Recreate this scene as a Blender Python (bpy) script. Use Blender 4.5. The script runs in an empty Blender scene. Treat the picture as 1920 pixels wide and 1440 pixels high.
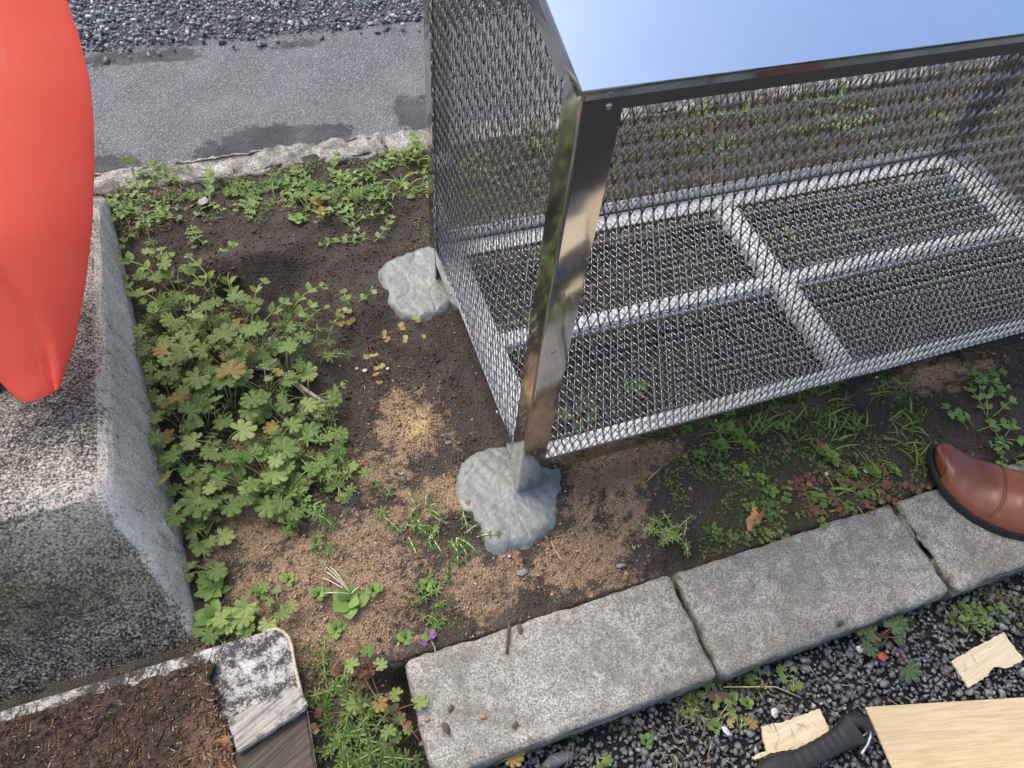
import bpy, bmesh, math, random
import numpy as np
from mathutils import Vector, Matrix, noise as mnoise

R = math.radians
rng = np.random.default_rng(7)
random.seed(7)
scene = bpy.context.scene
C = scene.collection

# ------------------------------------------------------------------ camera
cam_d = bpy.data.cameras.new('camera'); cam = bpy.data.objects.new('camera', cam_d); C.objects.link(cam)
cam_d.sensor_width = 36.0; cam_d.lens = 24.8016; cam_d.clip_start = 0.02; cam_d.clip_end = 500
right = Vector((0.94303, -0.32465, 0.07275)); down = Vector((-0.22305, -0.77919, -0.58576)); fwd = Vector((0.24685, 0.53616, -0.80721))
cm = Matrix((right, -down, -fwd)).transposed().to_4x4(); cm.translation = Vector((-0.25770, -0.48794, 1.06031))
cam.matrix_world = cm
scene.camera = cam

# ------------------------------------------------------------------ sky, sun, exposure
SUN_EL, SUN_AZ = R(60), R(-36)          # azimuth from +Y towards +X
world = bpy.data.worlds.new('World'); scene.world = world; world.use_nodes = True
wn = world.node_tree
bg = wn.nodes['Background']
sky = wn.nodes.new('ShaderNodeTexSky'); sky.sky_type = 'NISHITA'; sky.sun_disc = False
sky.sun_elevation = SUN_EL; sky.sun_rotation = SUN_AZ; sky.air_density = 1.0; sky.dust_density = 4.6; sky.ozone_density = 1.0
wn.links.new(sky.outputs[0], bg.inputs[0]); bg.inputs[1].default_value = 0.15
sun_d = bpy.data.lights.new('sun', 'SUN'); sun_d.energy = 1.15; sun_d.angle = R(48); sun_d.color = (1.0, 0.91, 0.80)
sun = bpy.data.objects.new('sun', sun_d); C.objects.link(sun)
sd = Vector((math.sin(SUN_AZ) * math.cos(SUN_EL), math.cos(SUN_AZ) * math.cos(SUN_EL), math.sin(SUN_EL)))
sun.rotation_euler = sd.to_track_quat('Z', 'Y').to_euler(); sun.location = sd * 20
vs = scene.view_settings
vs.view_transform = 'Standard'; vs.look = 'None'; vs.exposure = 0.98; vs.gamma = 1.0; vs.use_curve_mapping = False

# ------------------------------------------------------------------ helpers
def link(o, parent=None):
    C.objects.link(o)
    if parent: o.parent = parent
    return o

def mesh_data(name, verts, faces, mat, smooth=False, sharp=None, attrs=None):
    me = bpy.data.meshes.new(name)
    me.from_pydata([tuple(v) for v in verts], [], [tuple(f) for f in faces]); me.validate(); me.update()
    if mat: me.materials.append(mat)
    if smooth:
        me.polygons.foreach_set('use_smooth', [True] * len(me.polygons))
        if sharp is not None: me.set_sharp_from_angle(angle=R(sharp))
    if attrs:
        for k, v in attrs.items():
            a = me.attributes.new(k, 'FLOAT', 'POINT'); a.data.foreach_set('value', np.asarray(v, dtype=np.float32))
    return me

def mobj(name, verts, faces, mat, parent=None, **kw):
    return link(bpy.data.objects.new(name, mesh_data(name, verts, faces, mat, **kw)), parent)

def big_mesh(name, V, F, mat, parent=None, smooth=False, attrs=None):
    """V (n,3) array, F (m,k) array: fast path for many faces."""
    me = bpy.data.meshes.new(name); V = np.asarray(V, np.float32); F = np.asarray(F, np.int32)
    k = F.shape[1]
    me.vertices.add(len(V)); me.vertices.foreach_set('co', V.ravel())
    me.loops.add(F.size); me.loops.foreach_set('vertex_index', F.ravel())
    me.polygons.add(len(F)); me.polygons.foreach_set('loop_start', np.arange(0, F.size, k, dtype=np.int32))
    if smooth: me.polygons.foreach_set('use_smooth', np.ones(len(F), dtype=bool))
    me.update(calc_edges=True); me.validate()
    if mat: me.materials.append(mat)
    if attrs:
        for n_, v in attrs.items():
            a = me.attributes.new(n_, 'FLOAT', 'POINT'); a.data.foreach_set('value', np.asarray(v, dtype=np.float32))
    return link(bpy.data.objects.new(name, me), parent)

def empty(name, loc=(0, 0, 0), parent=None):
    o = bpy.data.objects.new(name, None); o.empty_display_size = 0.05; link(o, parent); o.location = loc; return o

def tag(o, label=None, cat=None, group=None, kind=None):
    if label: o['label'] = label
    if cat: o['category'] = cat
    if group: o['group'] = group
    if kind: o['kind'] = kind
    return o

def bm_obj(name, bm, mat, parent=None, smooth=False, sharp=None):
    me = bpy.data.meshes.new(name); bm.to_mesh(me); bm.free(); me.materials.append(mat)
    if smooth:
        me.polygons.foreach_set('use_smooth', [True] * len(me.polygons))
        if sharp is not None: me.set_sharp_from_angle(angle=R(sharp))
    return link(bpy.data.objects.new(name, me), parent)

def fbm(x, y, z, oct=4):
    return mnoise.fractal(Vector((x, y, z)), 1.0, 2.0, oct)

def vnoise(x, y, s, seed=0):
    """vectorised value noise, -1..1"""
    x = np.asarray(x) / s + seed * 17.31; y = np.asarray(y) / s + seed * 9.77
    xi = np.floor(x).astype(int); yi = np.floor(y).astype(int); fx = x - xi; fy = y - yi
    fx = fx * fx * (3 - 2 * fx); fy = fy * fy * (3 - 2 * fy)
    def h(a, b):
        n = (a * 374761393 + b * 668265263 + seed * 1274126177) & 0x7fffffff
        n = ((n ^ (n >> 13)) * 1274126177) & 0x7fffffff
        return ((n ^ (n >> 16)) & 0xffff) / 32767.5 - 1
    return (h(xi, yi) * (1 - fx) + h(xi + 1, yi) * fx) * (1 - fy) + (h(xi, yi + 1) * (1 - fx) + h(xi + 1, yi + 1) * fx) * fy

def in_poly(x, y, P):
    x = np.asarray(x); y = np.asarray(y); r = np.zeros(x.shape, bool); n = len(P)
    for i in range(n):
        x0, y0 = P[i]; x1, y1 = P[(i + 1) % n]
        c = ((y0 > y) != (y1 > y)) & (x < (x1 - x0) * (y - y0) / (y1 - y0 + 1e-12) + x0)
        r ^= c
    return r

# ------------------------------------------------------------------ materials
class NT:
    def __init__(s, name):
        s.m = bpy.data.materials.new(name); s.m.use_nodes = True; s.t = s.m.node_tree
        s.b = s.t.nodes['Principled BSDF']; s.out = s.t.nodes['Material Output']
        s.tc = s.t.nodes.new('ShaderNodeTexCoord'); s.co = s.tc.outputs['Object']
    def n(s, typ, **kw):
        d = s.t.nodes.new('ShaderNode' + typ)
        for k, v in kw.items(): setattr(d, k, v)
        return d
    def l(s, a, b): s.t.links.new(a, b)
    def set(s, sock, v):
        if isinstance(v, bpy.types.NodeSocket): s.l(v, sock)
        else: sock.default_value = v
    def noise(s, scale, detail=4, rough=0.55, vec=None, dist=0.0):
        d = s.n('TexNoise'); d.inputs['Scale'].default_value = scale; d.inputs['Detail'].default_value = detail
        d.inputs['Roughness'].default_value = rough; d.inputs['Distortion'].default_value = dist
        s.l(vec or s.co, d.inputs['Vector']); return d.outputs['Fac']
    def vor(s, scale, feature='F1', out='Distance', vec=None):
        d = s.n('TexVoronoi', feature=feature); d.inputs['Scale'].default_value = scale
        s.l(vec or s.co, d.inputs['Vector']); return d.outputs[out]
    def mapping(s, scale=(1, 1, 1), rot=(0, 0, 0), vec=None):
        d = s.n('Mapping'); d.inputs['Scale'].default_value = scale; d.inputs['Rotation'].default_value = rot
        s.l(vec or s.co, d.inputs['Vector']); return d.outputs[0]
    def ramp(s, fac, stops, interp='LINEAR'):
        d = s.n('ValToRGB'); s.l(fac, d.inputs[0]); cr = d.color_ramp; cr.interpolation = interp
        while len(cr.elements) > 1: cr.elements.remove(cr.elements[-1])
        for i, (p, c) in enumerate(stops):
            e = cr.elements[0] if i == 0 else cr.elements.new(p)
            e.position = p; e.color = (c, c, c, 1) if isinstance(c, (int, float)) else (*c, 1)
        return d.outputs[0]
    def mix(s, fac, a, b, mode='MIX'):
        d = s.n('Mix', data_type='RGBA', blend_type=mode)
        s.set(d.inputs[0], fac)
        for i, v in ((6, a), (7, b)):
            if isinstance(v, tuple) and len(v) == 3: v = (*v, 1)
            s.set(d.inputs[i], v)
        return d.outputs[2]
    def math(s, op, a, b=0.0):
        d = s.n('Math', operation=op); s.set(d.inputs[0], a); s.set(d.inputs[1], b); return d.outputs[0]
    def attr(s, name):
        d = s.n('Attribute'); d.attribute_name = name; return d.outputs['Fac']
    def bump(s, h, strength=0.5, dist=0.002, nrm=None):
        d = s.n('Bump'); d.inputs['Strength'].default_value = strength; d.inputs['Distance'].default_value = dist
        s.l(h, d.inputs['Height'])
        if nrm: s.l(nrm, d.inputs['Normal'])
        return d.outputs[0]
    def fin(s, color=None, rough=None, metal=None, normal=None, spec=None):
        if color is not None:
            if isinstance(color, tuple): color = (*color, 1)
            s.set(s.b.inputs['Base Color'], color)
        if rough is not None: s.set(s.b.inputs['Roughness'], rough)
        if metal is not None: s.set(s.b.inputs['Metallic'], metal)
        if spec is not None: s.set(s.b.inputs['Specular IOR Level'], spec)
        if normal is not None: s.l(normal, s.b.inputs['Normal'])
        return s.m

def m_soil():
    k = NT('soil'); sand = k.attr('sand'); straw = k.attr('straw'); moss = k.attr('moss')
    n1 = k.noise(420, 3, .7); n2 = k.noise(60, 5, .65); n3 = k.noise(14, 4)
    dark = k.ramp(n1, [(.30, (.022, .018, .015)), (.55, (.060, .050, .042)), (.78, (.125, .105, .088))])
    dark = k.mix(k.ramp(n3, [(.35, 0.), (.65, .55)]), dark, (.082, .072, .065))
    tan = k.ramp(n1, [(.28, (.075, .048, .029)), (.5, (.26, .182, .117)), (.75, (.46, .345, .235))])
    n4 = k.noise(26, 6, .75); sf = k.math('ADD', sand, k.math('ADD', k.math('MULTIPLY', k.math('SUBTRACT', n2, .5), 1.0), k.math('MULTIPLY', k.math('SUBTRACT', n4, .5), 1.9)))
    col = k.mix(k.ramp(sf, [(.28, 0.), (.52, 1.)]), dark, tan)
    st = k.math('ADD', straw, k.math('MULTIPLY', k.math('SUBTRACT', n1, .5), 1.1))
    col = k.mix(k.ramp(st, [(.45, 0.), (.7, .8)]), col, (.44, .34, .17))
    ms = k.math('ADD', moss, k.math('MULTIPLY', k.math('SUBTRACT', n2, .5), 1.4))
    col = k.mix(k.ramp(ms, [(.5, 0.), (.75, .7)]), col, (.05, .06, .02))
    v = k.vor(330)
    h = k.math('ADD', k.math('MULTIPLY', n2, .7), k.math('MULTIPLY', v, -.55))
    h = k.math('ADD', h, k.math('MULTIPLY', n1, .35))
    return k.fin(col, .93, 0, k.bump(h, .9, .006), .25)

def m_crumb():
    k = NT('soil_crumbs'); t = k.attr('tint'); n = k.noise(500, 2)
    col = k.ramp(t, [(0., (.018, .013, .009)), (.4, (.055, .046, .039)), (.5, (.15, .105, .068)), (.85, (.32, .22, .135)), (.95, (.46, .35, .24)), (.97, (.5, .47, .42))])
    return k.fin(k.mix(.3, col, k.ramp(n, [(.3, (.02, .015, .01)), (.7, (.3, .2, .12))])), .95, spec=.2)

def m_speckle(name, lo, mid, hi, grime=(.03, .03, .028), gf=.35, scale=1., moss=0., rough=.85, bumpd=.0025):
    k = NT(name)
    n1 = k.noise(340 * scale, 3, .8); n2 = k.noise(38 * scale, 5, .65); n3 = k.noise(7 * scale, 4, .6)
    col = k.ramp(n1, [(.38, lo), (.49, mid), (.60, hi)])
    v = k.vor(150 * scale, out='Color')
    ag = k.n('SeparateColor'); k.l(v, ag.inputs[0])
    col = k.mix(k.ramp(ag.outputs[0], [(.86, 0.), (.90, .35)]), col, hi)
    col = k.mix(k.ramp(ag.outputs[1], [(.88, 0.), (.92, .40)]), col, lo)
    g = k.math('ADD', k.math('MULTIPLY', n2, .55), k.math('MULTIPLY', n3, .5))
    col = k.mix(k.ramp(g, [(.44, 0.), (.60, gf)]), col, grime)
    if moss:
        col = k.mix(k.ramp(k.math('ADD', k.attr('moss'), k.math('MULTIPLY', k.math('SUBTRACT', n2, .5), 1.6)), [(.5, 0.), (.8, moss)]), col, (.055, .065, .018))
    h = k.math('ADD', k.math('MULTIPLY', n1, .6), k.math('MULTIPLY', n2, .8))
    return k.fin(col, rough, 0, k.bump(h, .8, bumpd), .3)

def m_block():
    k = NT('mouldy_concrete')
    fine = k.noise(270, 3, .8); med = k.noise(52, 6, .72); big = k.noise(6.5, 5, .62)
    streak = k.noise(34, 5, .7, k.mapping((1, 1, .12))); st2 = k.noise(120, 3, .7, k.mapping((1, 1, .16)))
    side = k.attr('side')                   # rain-streaked flank, as against the mouldy top and front
    v = k.math('ADD', k.math('ADD', k.math('MULTIPLY', k.math('SUBTRACT', fine, .5), 1.6), .31), k.math('MULTIPLY', med, .38))
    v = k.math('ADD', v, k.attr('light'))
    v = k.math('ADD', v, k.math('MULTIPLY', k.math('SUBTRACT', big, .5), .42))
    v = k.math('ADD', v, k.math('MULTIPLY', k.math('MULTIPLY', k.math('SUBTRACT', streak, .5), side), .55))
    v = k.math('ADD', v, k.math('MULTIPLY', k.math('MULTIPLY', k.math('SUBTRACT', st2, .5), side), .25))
    col = k.ramp(v, [(.30, (.013, .012, .011)), (.45, (.066, .061, .054)), (.58, (.225, .208, .18)), (.76, (.47, .44, .39)), (.95, (.62, .595, .55))])
    gr = k.math('ADD', k.attr('green'), k.math('MULTIPLY', k.math('SUBTRACT', med, .5), 1.3))
    col = k.mix(k.ramp(gr, [(.35, 0.), (.85, .6)]), col, (.12, .12, .065))
    h = k.math('ADD', k.math('MULTIPLY', fine, .5), k.math('ADD', k.math('MULTIPLY', med, .8), k.math('MULTIPLY', st2, .35)))
    return k.fin(col, .95, 0, k.bump(h, .9, .0045), .2)

def m_asphalt():
    k = NT('asphalt'); n1 = k.noise(260, 2, .8); n2 = k.noise(9, 4); v = k.vor(360, out='Color')
    sc = k.n('SeparateColor'); k.l(v, sc.inputs[0])
    col = k.ramp(n1, [(.32, (.05, .054, .062)), (.52, (.115, .12, .132)), (.68, (.23, .24, .26))])
    col = k.mix(k.ramp(sc.outputs[0], [(.90, 0.), (.94, .55)]), col, (.36, .37, .39))
    wet = k.math('ADD', k.attr('wet'), k.math('MULTIPLY', k.math('SUBTRACT', k.noise(22, 6, .7), .5), 1.8))
    col = k.mix(k.ramp(wet, [(.45, 0.), (.6, .85)]), col, (.022, .024, .028))
    col = k.mix(k.ramp(n2, [(.4, 0.), (.7, .18)]), col, (.30, .31, .33))
    return k.fin(col, .82, 0, k.bump(k.math('ADD', n1, k.math('MULTIPLY', k.vor(190), -1.)), 1., .004), .4)

def m_gravel(name, stops):
    k = NT(name); t = k.attr('tint'); n = k.noise(320, 3, .7)
    col = k.ramp(t, stops)
    col = k.mix(.45, col, k.ramp(n, [(.35, (.02, .021, .024)), (.68, (.27, .285, .31))]))
    return k.fin(col, .62, 0, k.bump(n, .5, .0015), .45)

def m_metal(name, col, rough, bump=.0, streak=0., tint=None):
    k = NT(name)
    n = k.noise(14, 4, .6); f = k.noise(900, 2, .6, k.mapping((1, 1, .03)))
    c = k.mix(k.ramp(n, [(.3, 0.), (.75, .3)]), col, tuple(x * .82 for x in col))
    sp = k.noise(70, 4, .7)
    c = k.mix(k.ramp(sp, [(.60, 0.), (.80, .10)]), c, (.80, .79, .77))
    rr = k.math('ADD', k.math('MULTIPLY', n, rough * .7), rough * .65)
    nm = k.bump(k.math('ADD', k.noise(9, 2), k.math('MULTIPLY', f, .012)), bump, .01) if bump else None
    return k.fin(c, rr, 1., nm)

def m_cement():
    k = NT('wet_cement'); n = k.noise(55, 5, .65); f = k.noise(500, 2, .7); b = k.noise(17, 4, .6, dist=1.2)
    col = k.ramp(n, [(.3, (.135, .152, .146)), (.6, (.19, .210, .203)), (.8, (.25, .268, .26))])
    col = k.mix(k.ramp(k.math('ADD', k.math('MULTIPLY', f, .7), k.math('MULTIPLY', b, .35)), [(.57, 0.), (.70, .65)]), col, (.07, .075, .07))
    h = k.math('ADD', k.math('MULTIPLY', b, 1.2), k.math('ADD', k.math('MULTIPLY', n, .5), k.math('MULTIPLY', f, .12)))
    return k.fin(col, k.ramp(b, [(.35, .30), (.65, .6)]), 0, k.bump(h, .75, .005), .5)

def m_leaf(name, c0, c1, c2, rough=.5):
    k = NT(name); oi = k.n('ObjectInfo'); rnd = oi.outputs['Random']
    n = k.noise(160, 3, .6); w = k.noise(50, 3)
    col = k.ramp(rnd, [(0., c0), (.55, c1), (1., c2)])
    col = k.mix(k.ramp(n, [(.35, 0.), (.75, .35)]), col, tuple(min(1, x * 1.7 + .01) for x in c1))
    col = k.mix(k.ramp(w, [(.60, 0.), (.74, .5)]), col, (.22, .19, .045))
    k.fin(col, rough, 0, k.bump(n, .4, .0012), .4)
    tr = k.n('BsdfTranslucent'); k.l(k.mix(.5, col, (.25, .36, .05)), tr.inputs[0])
    mx = k.n('MixShader'); mx.inputs[0].default_value = .28
    k.l(k.b.outputs[0], mx.inputs[1]); k.l(tr.outputs[0], mx.inputs[2]); k.l(mx.outputs[0], k.out.inputs[0])
    return k.m

def m_plain(name, col, rough=.6, metal=0., var=.25, scale=80, bump=.3, bd=.001, spec=.4):
    k = NT(name); n = k.noise(scale, 4, .6)
    c = k.mix(k.ramp(n, [(.3, 0.), (.75, 1.)]), tuple(x * (1 - var) for x in col), tuple(min(1, x * (1 + var)) for x in col))
    return k.fin(c, rough, metal, k.bump(n, bump, bd), spec)

def m_cover(name, stops):
    k = NT(name); t = k.attr('tint')
    col = k.ramp(t, stops); k.fin(col, .6, spec=.3)
    tr = k.n('BsdfTranslucent'); k.l(col, tr.inputs[0]); mx = k.n('MixShader'); mx.inputs[0].default_value = .25
    k.l(k.b.outputs[0], mx.inputs[1]); k.l(tr.outputs[0], mx.inputs[2]); k.l(mx.outputs[0], k.out.inputs[0]); return k.m

def m_wood(name, lo, hi, grain=(1, .05, 1), rot=0., sc=120, rough=.6, dark=(.3, .2, .1), df=.3, char=0.):
    k = NT(name); mp = k.mapping(grain, (0, 0, 0), k.mapping((1, 1, 1), (0, 0, rot)))
    n = k.noise(sc, 5, .65, mp, .3); f = k.noise(sc * 4, 2, .6, mp); b = k.noise(6, 3)
    col = k.ramp(n, [(.28, lo), (.62, hi)])
    col = k.mix(k.ramp(f, [(.60, 0.), (.74, df)]), col, dark)
    col = k.mix(k.ramp(b, [(.4, 0.), (.75, .25)]), col, lo)
    if char: col = k.mix(k.ramp(k.noise(38, 4, .7), [(.50, 0.), (.66, char)]), col, (.018, .017, .016))
    return k.fin(col, rough, 0, k.bump(k.math('ADD', n, f), .4, .0012), .3)

M = dict(
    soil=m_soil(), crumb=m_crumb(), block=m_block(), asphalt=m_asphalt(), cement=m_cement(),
    kerb=m_speckle('kerb_concrete', (.115, .11, .10), (.25, .24, .216), (.44, .425, .39), (.105, .10, .083), .60, 1., .8),
    backkerb=m_speckle('rough_concrete', (.12, .115, .105), (.31, .30, .28), (.55, .54, .51), (.075, .068, .056), .85, .8, 0., .9, .006),
    gravel=m_gravel('blue_gravel', [(0., (.032, .036, .042)), (.5, (.105, .112, .122)), (.85, (.20, .21, .225)), (.97, (.31, .32, .33)), (1., (.55, .54, .5))]),
    gravel2=m_gravel('grey_gravel', [(0., (.045, .05, .058)), (.4, (.12, .13, .15)), (.8, (.30, .32, .35)), (1., (.62, .63, .64))]),
    dirtbed=m_plain('black_grit', (.022, .021, .021), .95, var=.6, scale=300, bump=1., bd=.004, spec=.2),
    steel=m_metal('stainless_steel', (.60, .605, .615), .085, .10),
    lid=m_metal('mirror_stainless', (.66, .76, .88), .09, .03),
    lath=m_metal('expanded_steel', (.35, .34, .335), .28), floorlath=m_metal('floor_expanded_steel', (.58, .57, .57), .42),
    galv=m_plain('sky_white_zinc', (.80, .81, .82), .38, .0, .05, 30, .1, .002, .6),  # bright sky reflection on the zinc put into an even white colour
    screw=m_plain('screw_steel', (.55, .55, .55), .3, 1., .1),
    ger=m_leaf('geranium_leaf', (.075, .135, .028), (.155, .235, .060), (.30, .37, .13), .5),
    ger2=m_leaf('yellowing_leaf', (.26, .15, .04), (.30, .27, .09), (.20, .24, .08), .55),
    chick=m_leaf('fresh_leaf', (.10, .18, .035), (.15, .26, .055), (.21, .31, .085), .5),
    cleav=m_leaf('cleavers_leaf', (.08, .15, .035), (.13, .215, .055), (.19, .27, .08), .55),
    grass=m_leaf('grass_blade', (.10, .17, .03), (.17, .26, .05), (.26, .32, .09), .5),
    redleaf=m_leaf('reddish_leaf', (.14, .05, .035), (.20, .10, .06), (.13, .12, .05), .6),
    darkger=m_leaf('dark_geranium_leaf', (.045, .082, .036), (.075, .12, .052), (.10, .14, .07), .55),
    stem=m_plain('green_stem', (.26, .30, .12), .55), redstem=m_plain('red_stem', (.16, .065, .045), .55),
    palestem=m_plain('pale_stem', (.52, .49, .36), .6),
    purple=m_plain('purple_petal', (.30, .10, .42), .6), pink=m_plain('pink_petal', (.55, .16, .38), .6),
    straw=m_plain('dry_straw', (.46, .36, .19), .8), twig=m_plain('twig_bark', (.10, .065, .045), .9),
    deadleaf=m_plain('dead_leaf', (.38, .19, .08), .7, var=.45, scale=60), redbit=m_plain('red_leaf_bit', (.36, .06, .05), .6),
    white=m_plain('white_fragment', (.50, .51, .53), .6, var=.4, scale=200), wax=m_plain('grey_film', (.24, .24, .27), .5),
    moss=m_cover('moss', [(0., (.035, .05, .01)), (.5, (.105, .13, .025)), (1., (.20, .22, .055))]),
    cover=m_cover('low_weeds', [(0., (.045, .075, .022)), (.35, (.09, .14, .035)), (.65, (.15, .20, .055)), (.82, (.20, .20, .07)), (.90, (.19, .085, .06)), (1., (.13, .055, .045))]),
    strawbits=m_cover('straw_bits', [(0., (.10, .07, .05)), (.5, (.32, .25, .14)), (1., (.55, .46, .28))]),
    plywood=m_wood('oak_veneer', (.39, .295, .165), (.54, .445, .285), (.045, 1, 1), .24, 330, .55, (.40, .28, .14), .55),
    offcut=m_wood('pale_plywood', (.45, .36, .225), (.60, .52, .37), (.045, 1, 1), -.1, 330, .6, (.42, .31, .18), .5),
    greywood=m_wood('weathered_wood', (.07, .066, .06), (.42, .40, .36), (.06, 1, 1), -.42, 260, .85, (.03, .03, .028), .8, .85),
    blackwood=m_wood('dark_rotten_wood', (.018, .015, .013), (.10, .078, .066), (.06, 1, 1), -.42, 260, .85, (.012, .01, .01), .7),
    pole=m_plain('dark_pole_paint', (.035, .014, .014), .5),
    rubber=m_plain('black_rubber', (.018, .018, .02), .55, var=.3, scale=200),
    sole=m_plain('sole_rubber', (.014, .014, .016), .5), stitch=m_plain('stitching', (.06, .028, .016), .8),
    twine=m_plain('edge_trim', (.45, .38, .27), .8),
)

def m_leather():
    k = NT('brown_leather'); n = k.noise(9, 4, .6); f = k.noise(700, 3, .6); c = k.noise(30, 3)
    col = k.ramp(n, [(.3, (.12, .036, .018)), (.55, (.21, .072, .034)), (.75, (.30, .115, .056))])
    up = k.attr('crown')
    col = k.mix(k.math('MULTIPLY', up, .55), col, (.07, .022, .018))
    return k.fin(col, k.ramp(c, [(.3, .26), (.7, .38)]), 0, k.bump(k.math('ADD', k.math('MULTIPLY', f, .2), c), .12, .002), .5)
M['leather'] = m_leather()

def m_melamine():
    k = NT('mouldy_white_panel'); a = k.noise(45, 6, .75); b = k.noise(14, 4); f = k.noise(330, 3, .8)
    s = k.math('ADD', k.math('MULTIPLY', a, .6), k.math('ADD', k.math('MULTIPLY', b, .3), k.math('MULTIPLY', f, .3)))
    col = k.ramp(s, [(.46, (.52, .515, .50)), (.56, (.33, .325, .315)), (.63, (.035, .035, .035))])
    return k.fin(col, .75, 0, k.bump(a, .3, .001), .3)
M['melamine'] = m_melamine()

def m_thin_plastic():
    k = NT('red_plastic'); n = k.noise(7, 3); sc_ = k.noise(120, 4, .7, k.mapping((1, .2, .12))); k.fin(k.mix(k.ramp(sc_, [(.60, 0.), (.72, .35)]), k.ramp(n, [(.3, (.90, .165, .105)), (.75, (.95, .21, .14))]), (.9, .45, .40)), .42, 0, k.bump(n, .05, .004), .4)
    tr = k.n('BsdfTranslucent'); tr.inputs[0].default_value = (1., .25, .17, 1); mx = k.n('MixShader'); mx.inputs[0].default_value = .55
    k.l(k.b.outputs[0], mx.inputs[1]); k.l(tr.outputs[0], mx.inputs[2]); k.l(mx.outputs[0], k.out.inputs[0]); return k.m
M['plastic'] = m_thin_plastic()

def m_mulch():
    k = NT('rotten_chipboard'); t = k.attr('tint'); n = k.noise(160, 4, .7)
    col = k.ramp(t, [(0., (.018, .014, .011)), (.3, (.05, .036, .027)), (.52, (.15, .085, .05)), (.72, (.34, .155, .065)), (.88, (.36, .25, .16)), (1., (.50, .44, .35))])
    return k.fin(k.mix(.4, col, k.ramp(n, [(.35, (.02, .015, .012)), (.7, (.16, .115, .085))])), .95, 0, k.bump(n, .6, .003), .2)
M['mulch'] = m_mulch()

# ------------------------------------------------------------------ terrain
# dug hollows, heaps and ruts of the planting bed: x, y, rx, ry, height
BUMPS = [(*(-0.274, 0.531), .13, .10, -.024), (*(-0.372, 0.649), .10, .045, .028), (*(-0.193, 0.509), .05, .09, .020), (*(-0.275, 0.655), .16, .05, .010),
         (*(-0.162, 0.457), .05, .05, .016), (*(-0.304, 0.763), .22, .07, .014), (*(-0.514, 0.852), .15, .08, .018), (*(-0.017, 0.215), .05, .12, -.014),
         (*(-0.145, 0.180), .07, .06, .006), (*(-0.399, 0.189), .10, .10, .010), (*(-0.335, -0.053), .12, .10, .010), (*(0.160, -0.043), .08, .04, .007),
         (*(0.238, -0.187), .09, .03, -.018), (*(-0.172, -0.156), .10, .03, -.012), (*(0.457, -0.078), .14, .05, .006), (*(0.937, -0.086), .12, .08, .014),
         (*(-0.036, -0.182), .06, .03, -.010), (*(-0.178, 0.286), .10, .08, -.006), (1.0, .7, .3, .2, .012), (.5, .8, .3, .12, .014)]
def height(x, y):
    x = np.asarray(x, float); y = np.asarray(y, float)
    z = -.008 + vnoise(x, y, .16, 1) * .007 + vnoise(x, y, .06, 2) * .0045 + vnoise(x, y, .027, 3) * .0042 + vnoise(x, y, .012, 4) * .0024 + np.clip(vnoise(x, y, .045, 5) - .3, 0, 1) * .010
    for bx, by, rx, ry, h in BUMPS:
        z = z + 1.5 * h * np.exp(-((x - bx) / rx) ** 2 - ((y - by) / ry) ** 2)
    z = z + .012 * np.clip((y - .75) / .2, 0, 1)
    fr = np.clip((-.20 - y) / .015, 0, 1) * np.clip((x + .30) / .06, 0, 1)      # cut away under the kerb and the gravel
    return z * (1 - fr) + (-.075) * fr

def hz(x, y): return float(height(np.array([x]), np.array([y]))[0])

SAND = [(*(-0.133, 0.189), .06, .08, .9), (*(-0.217, 0.113), .08, .06, .55), (*(-0.401, 0.168), .07, .07, .85), (*(-0.339, -0.077), .15, .10, .95), (*(-0.414, 0.063), .08, .07, .75),
        (*(-0.244, -0.009), .10, .06, .7), (*(-0.104, -0.126), .10, .05, .6), (*(0.177, -0.005), .07, .05, 1.0), (*(0.254, 0.005), .06, .03, .8), (*(0.064, -0.132), .08, .05, .95), (*(0.099, -0.180), .05, .03, .7),
        (*(0.104, -0.057), .05, .05, .55), (*(0.896, 0.006), .10, .05, .6), (*(-0.333, -0.129), .14, .05, .85), (*(-0.127, 0.034), .07, .05, .7), (*(0.170, -0.087), .05, .05, .6), (*(0.993, -0.007), .08, .04, .45)]
def sandmask(x, y):
    s = np.zeros(np.shape(x))
    for bx, by, rx, ry, a in SAND:
        s = np.maximum(s, a * np.exp(-((x - bx) / rx) ** 2 - ((y - by) / ry) ** 2))
    return np.clip(s, 0, 1)

def grid_sheet(name, x0, x1, y0, y1, step, zf, mat, attrs=None):
    nx = int((x1 - x0) / step) + 1; ny = int((y1 - y0) / step) + 1
    X, Y = np.meshgrid(np.linspace(x0, x1, nx), np.linspace(y0, y1, ny)); X = X.ravel(); Y = Y.ravel()
    V = np.stack([X, Y, zf(X, Y)], 1)
    i = (np.arange(ny - 1)[:, None] * nx + np.arange(nx - 1)[None, :]).ravel()
    F = np.stack([i, i + 1, i + nx + 1, i + nx], 1)
    o = big_mesh(name, V, F, mat, smooth=True, attrs={k: f(X, Y) for k, f in (attrs or {}).items()})
    return o

def g1(x, y, c, rx, ry): return np.exp(-((x - c[0]) / rx) ** 2 - ((y - c[1]) / ry) ** 2)
soil = grid_sheet('soil_bed', -1.25, 2.4, -.80, .965, .0075, height, M['soil'], {
    'sand': sandmask,
    'straw': lambda x, y: g1(x, y, (-0.129, 0.187), .045, .055) * .9,
    'moss': lambda x, y: np.clip(g1(x, y, (0.510, -0.047), .22, .07) + g1(x, y, (0.407, -0.160), .2, .05) + .5 * ((y > .55) & (x > .1)), 0, .7)})
tag(soil, kind='structure')

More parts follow.
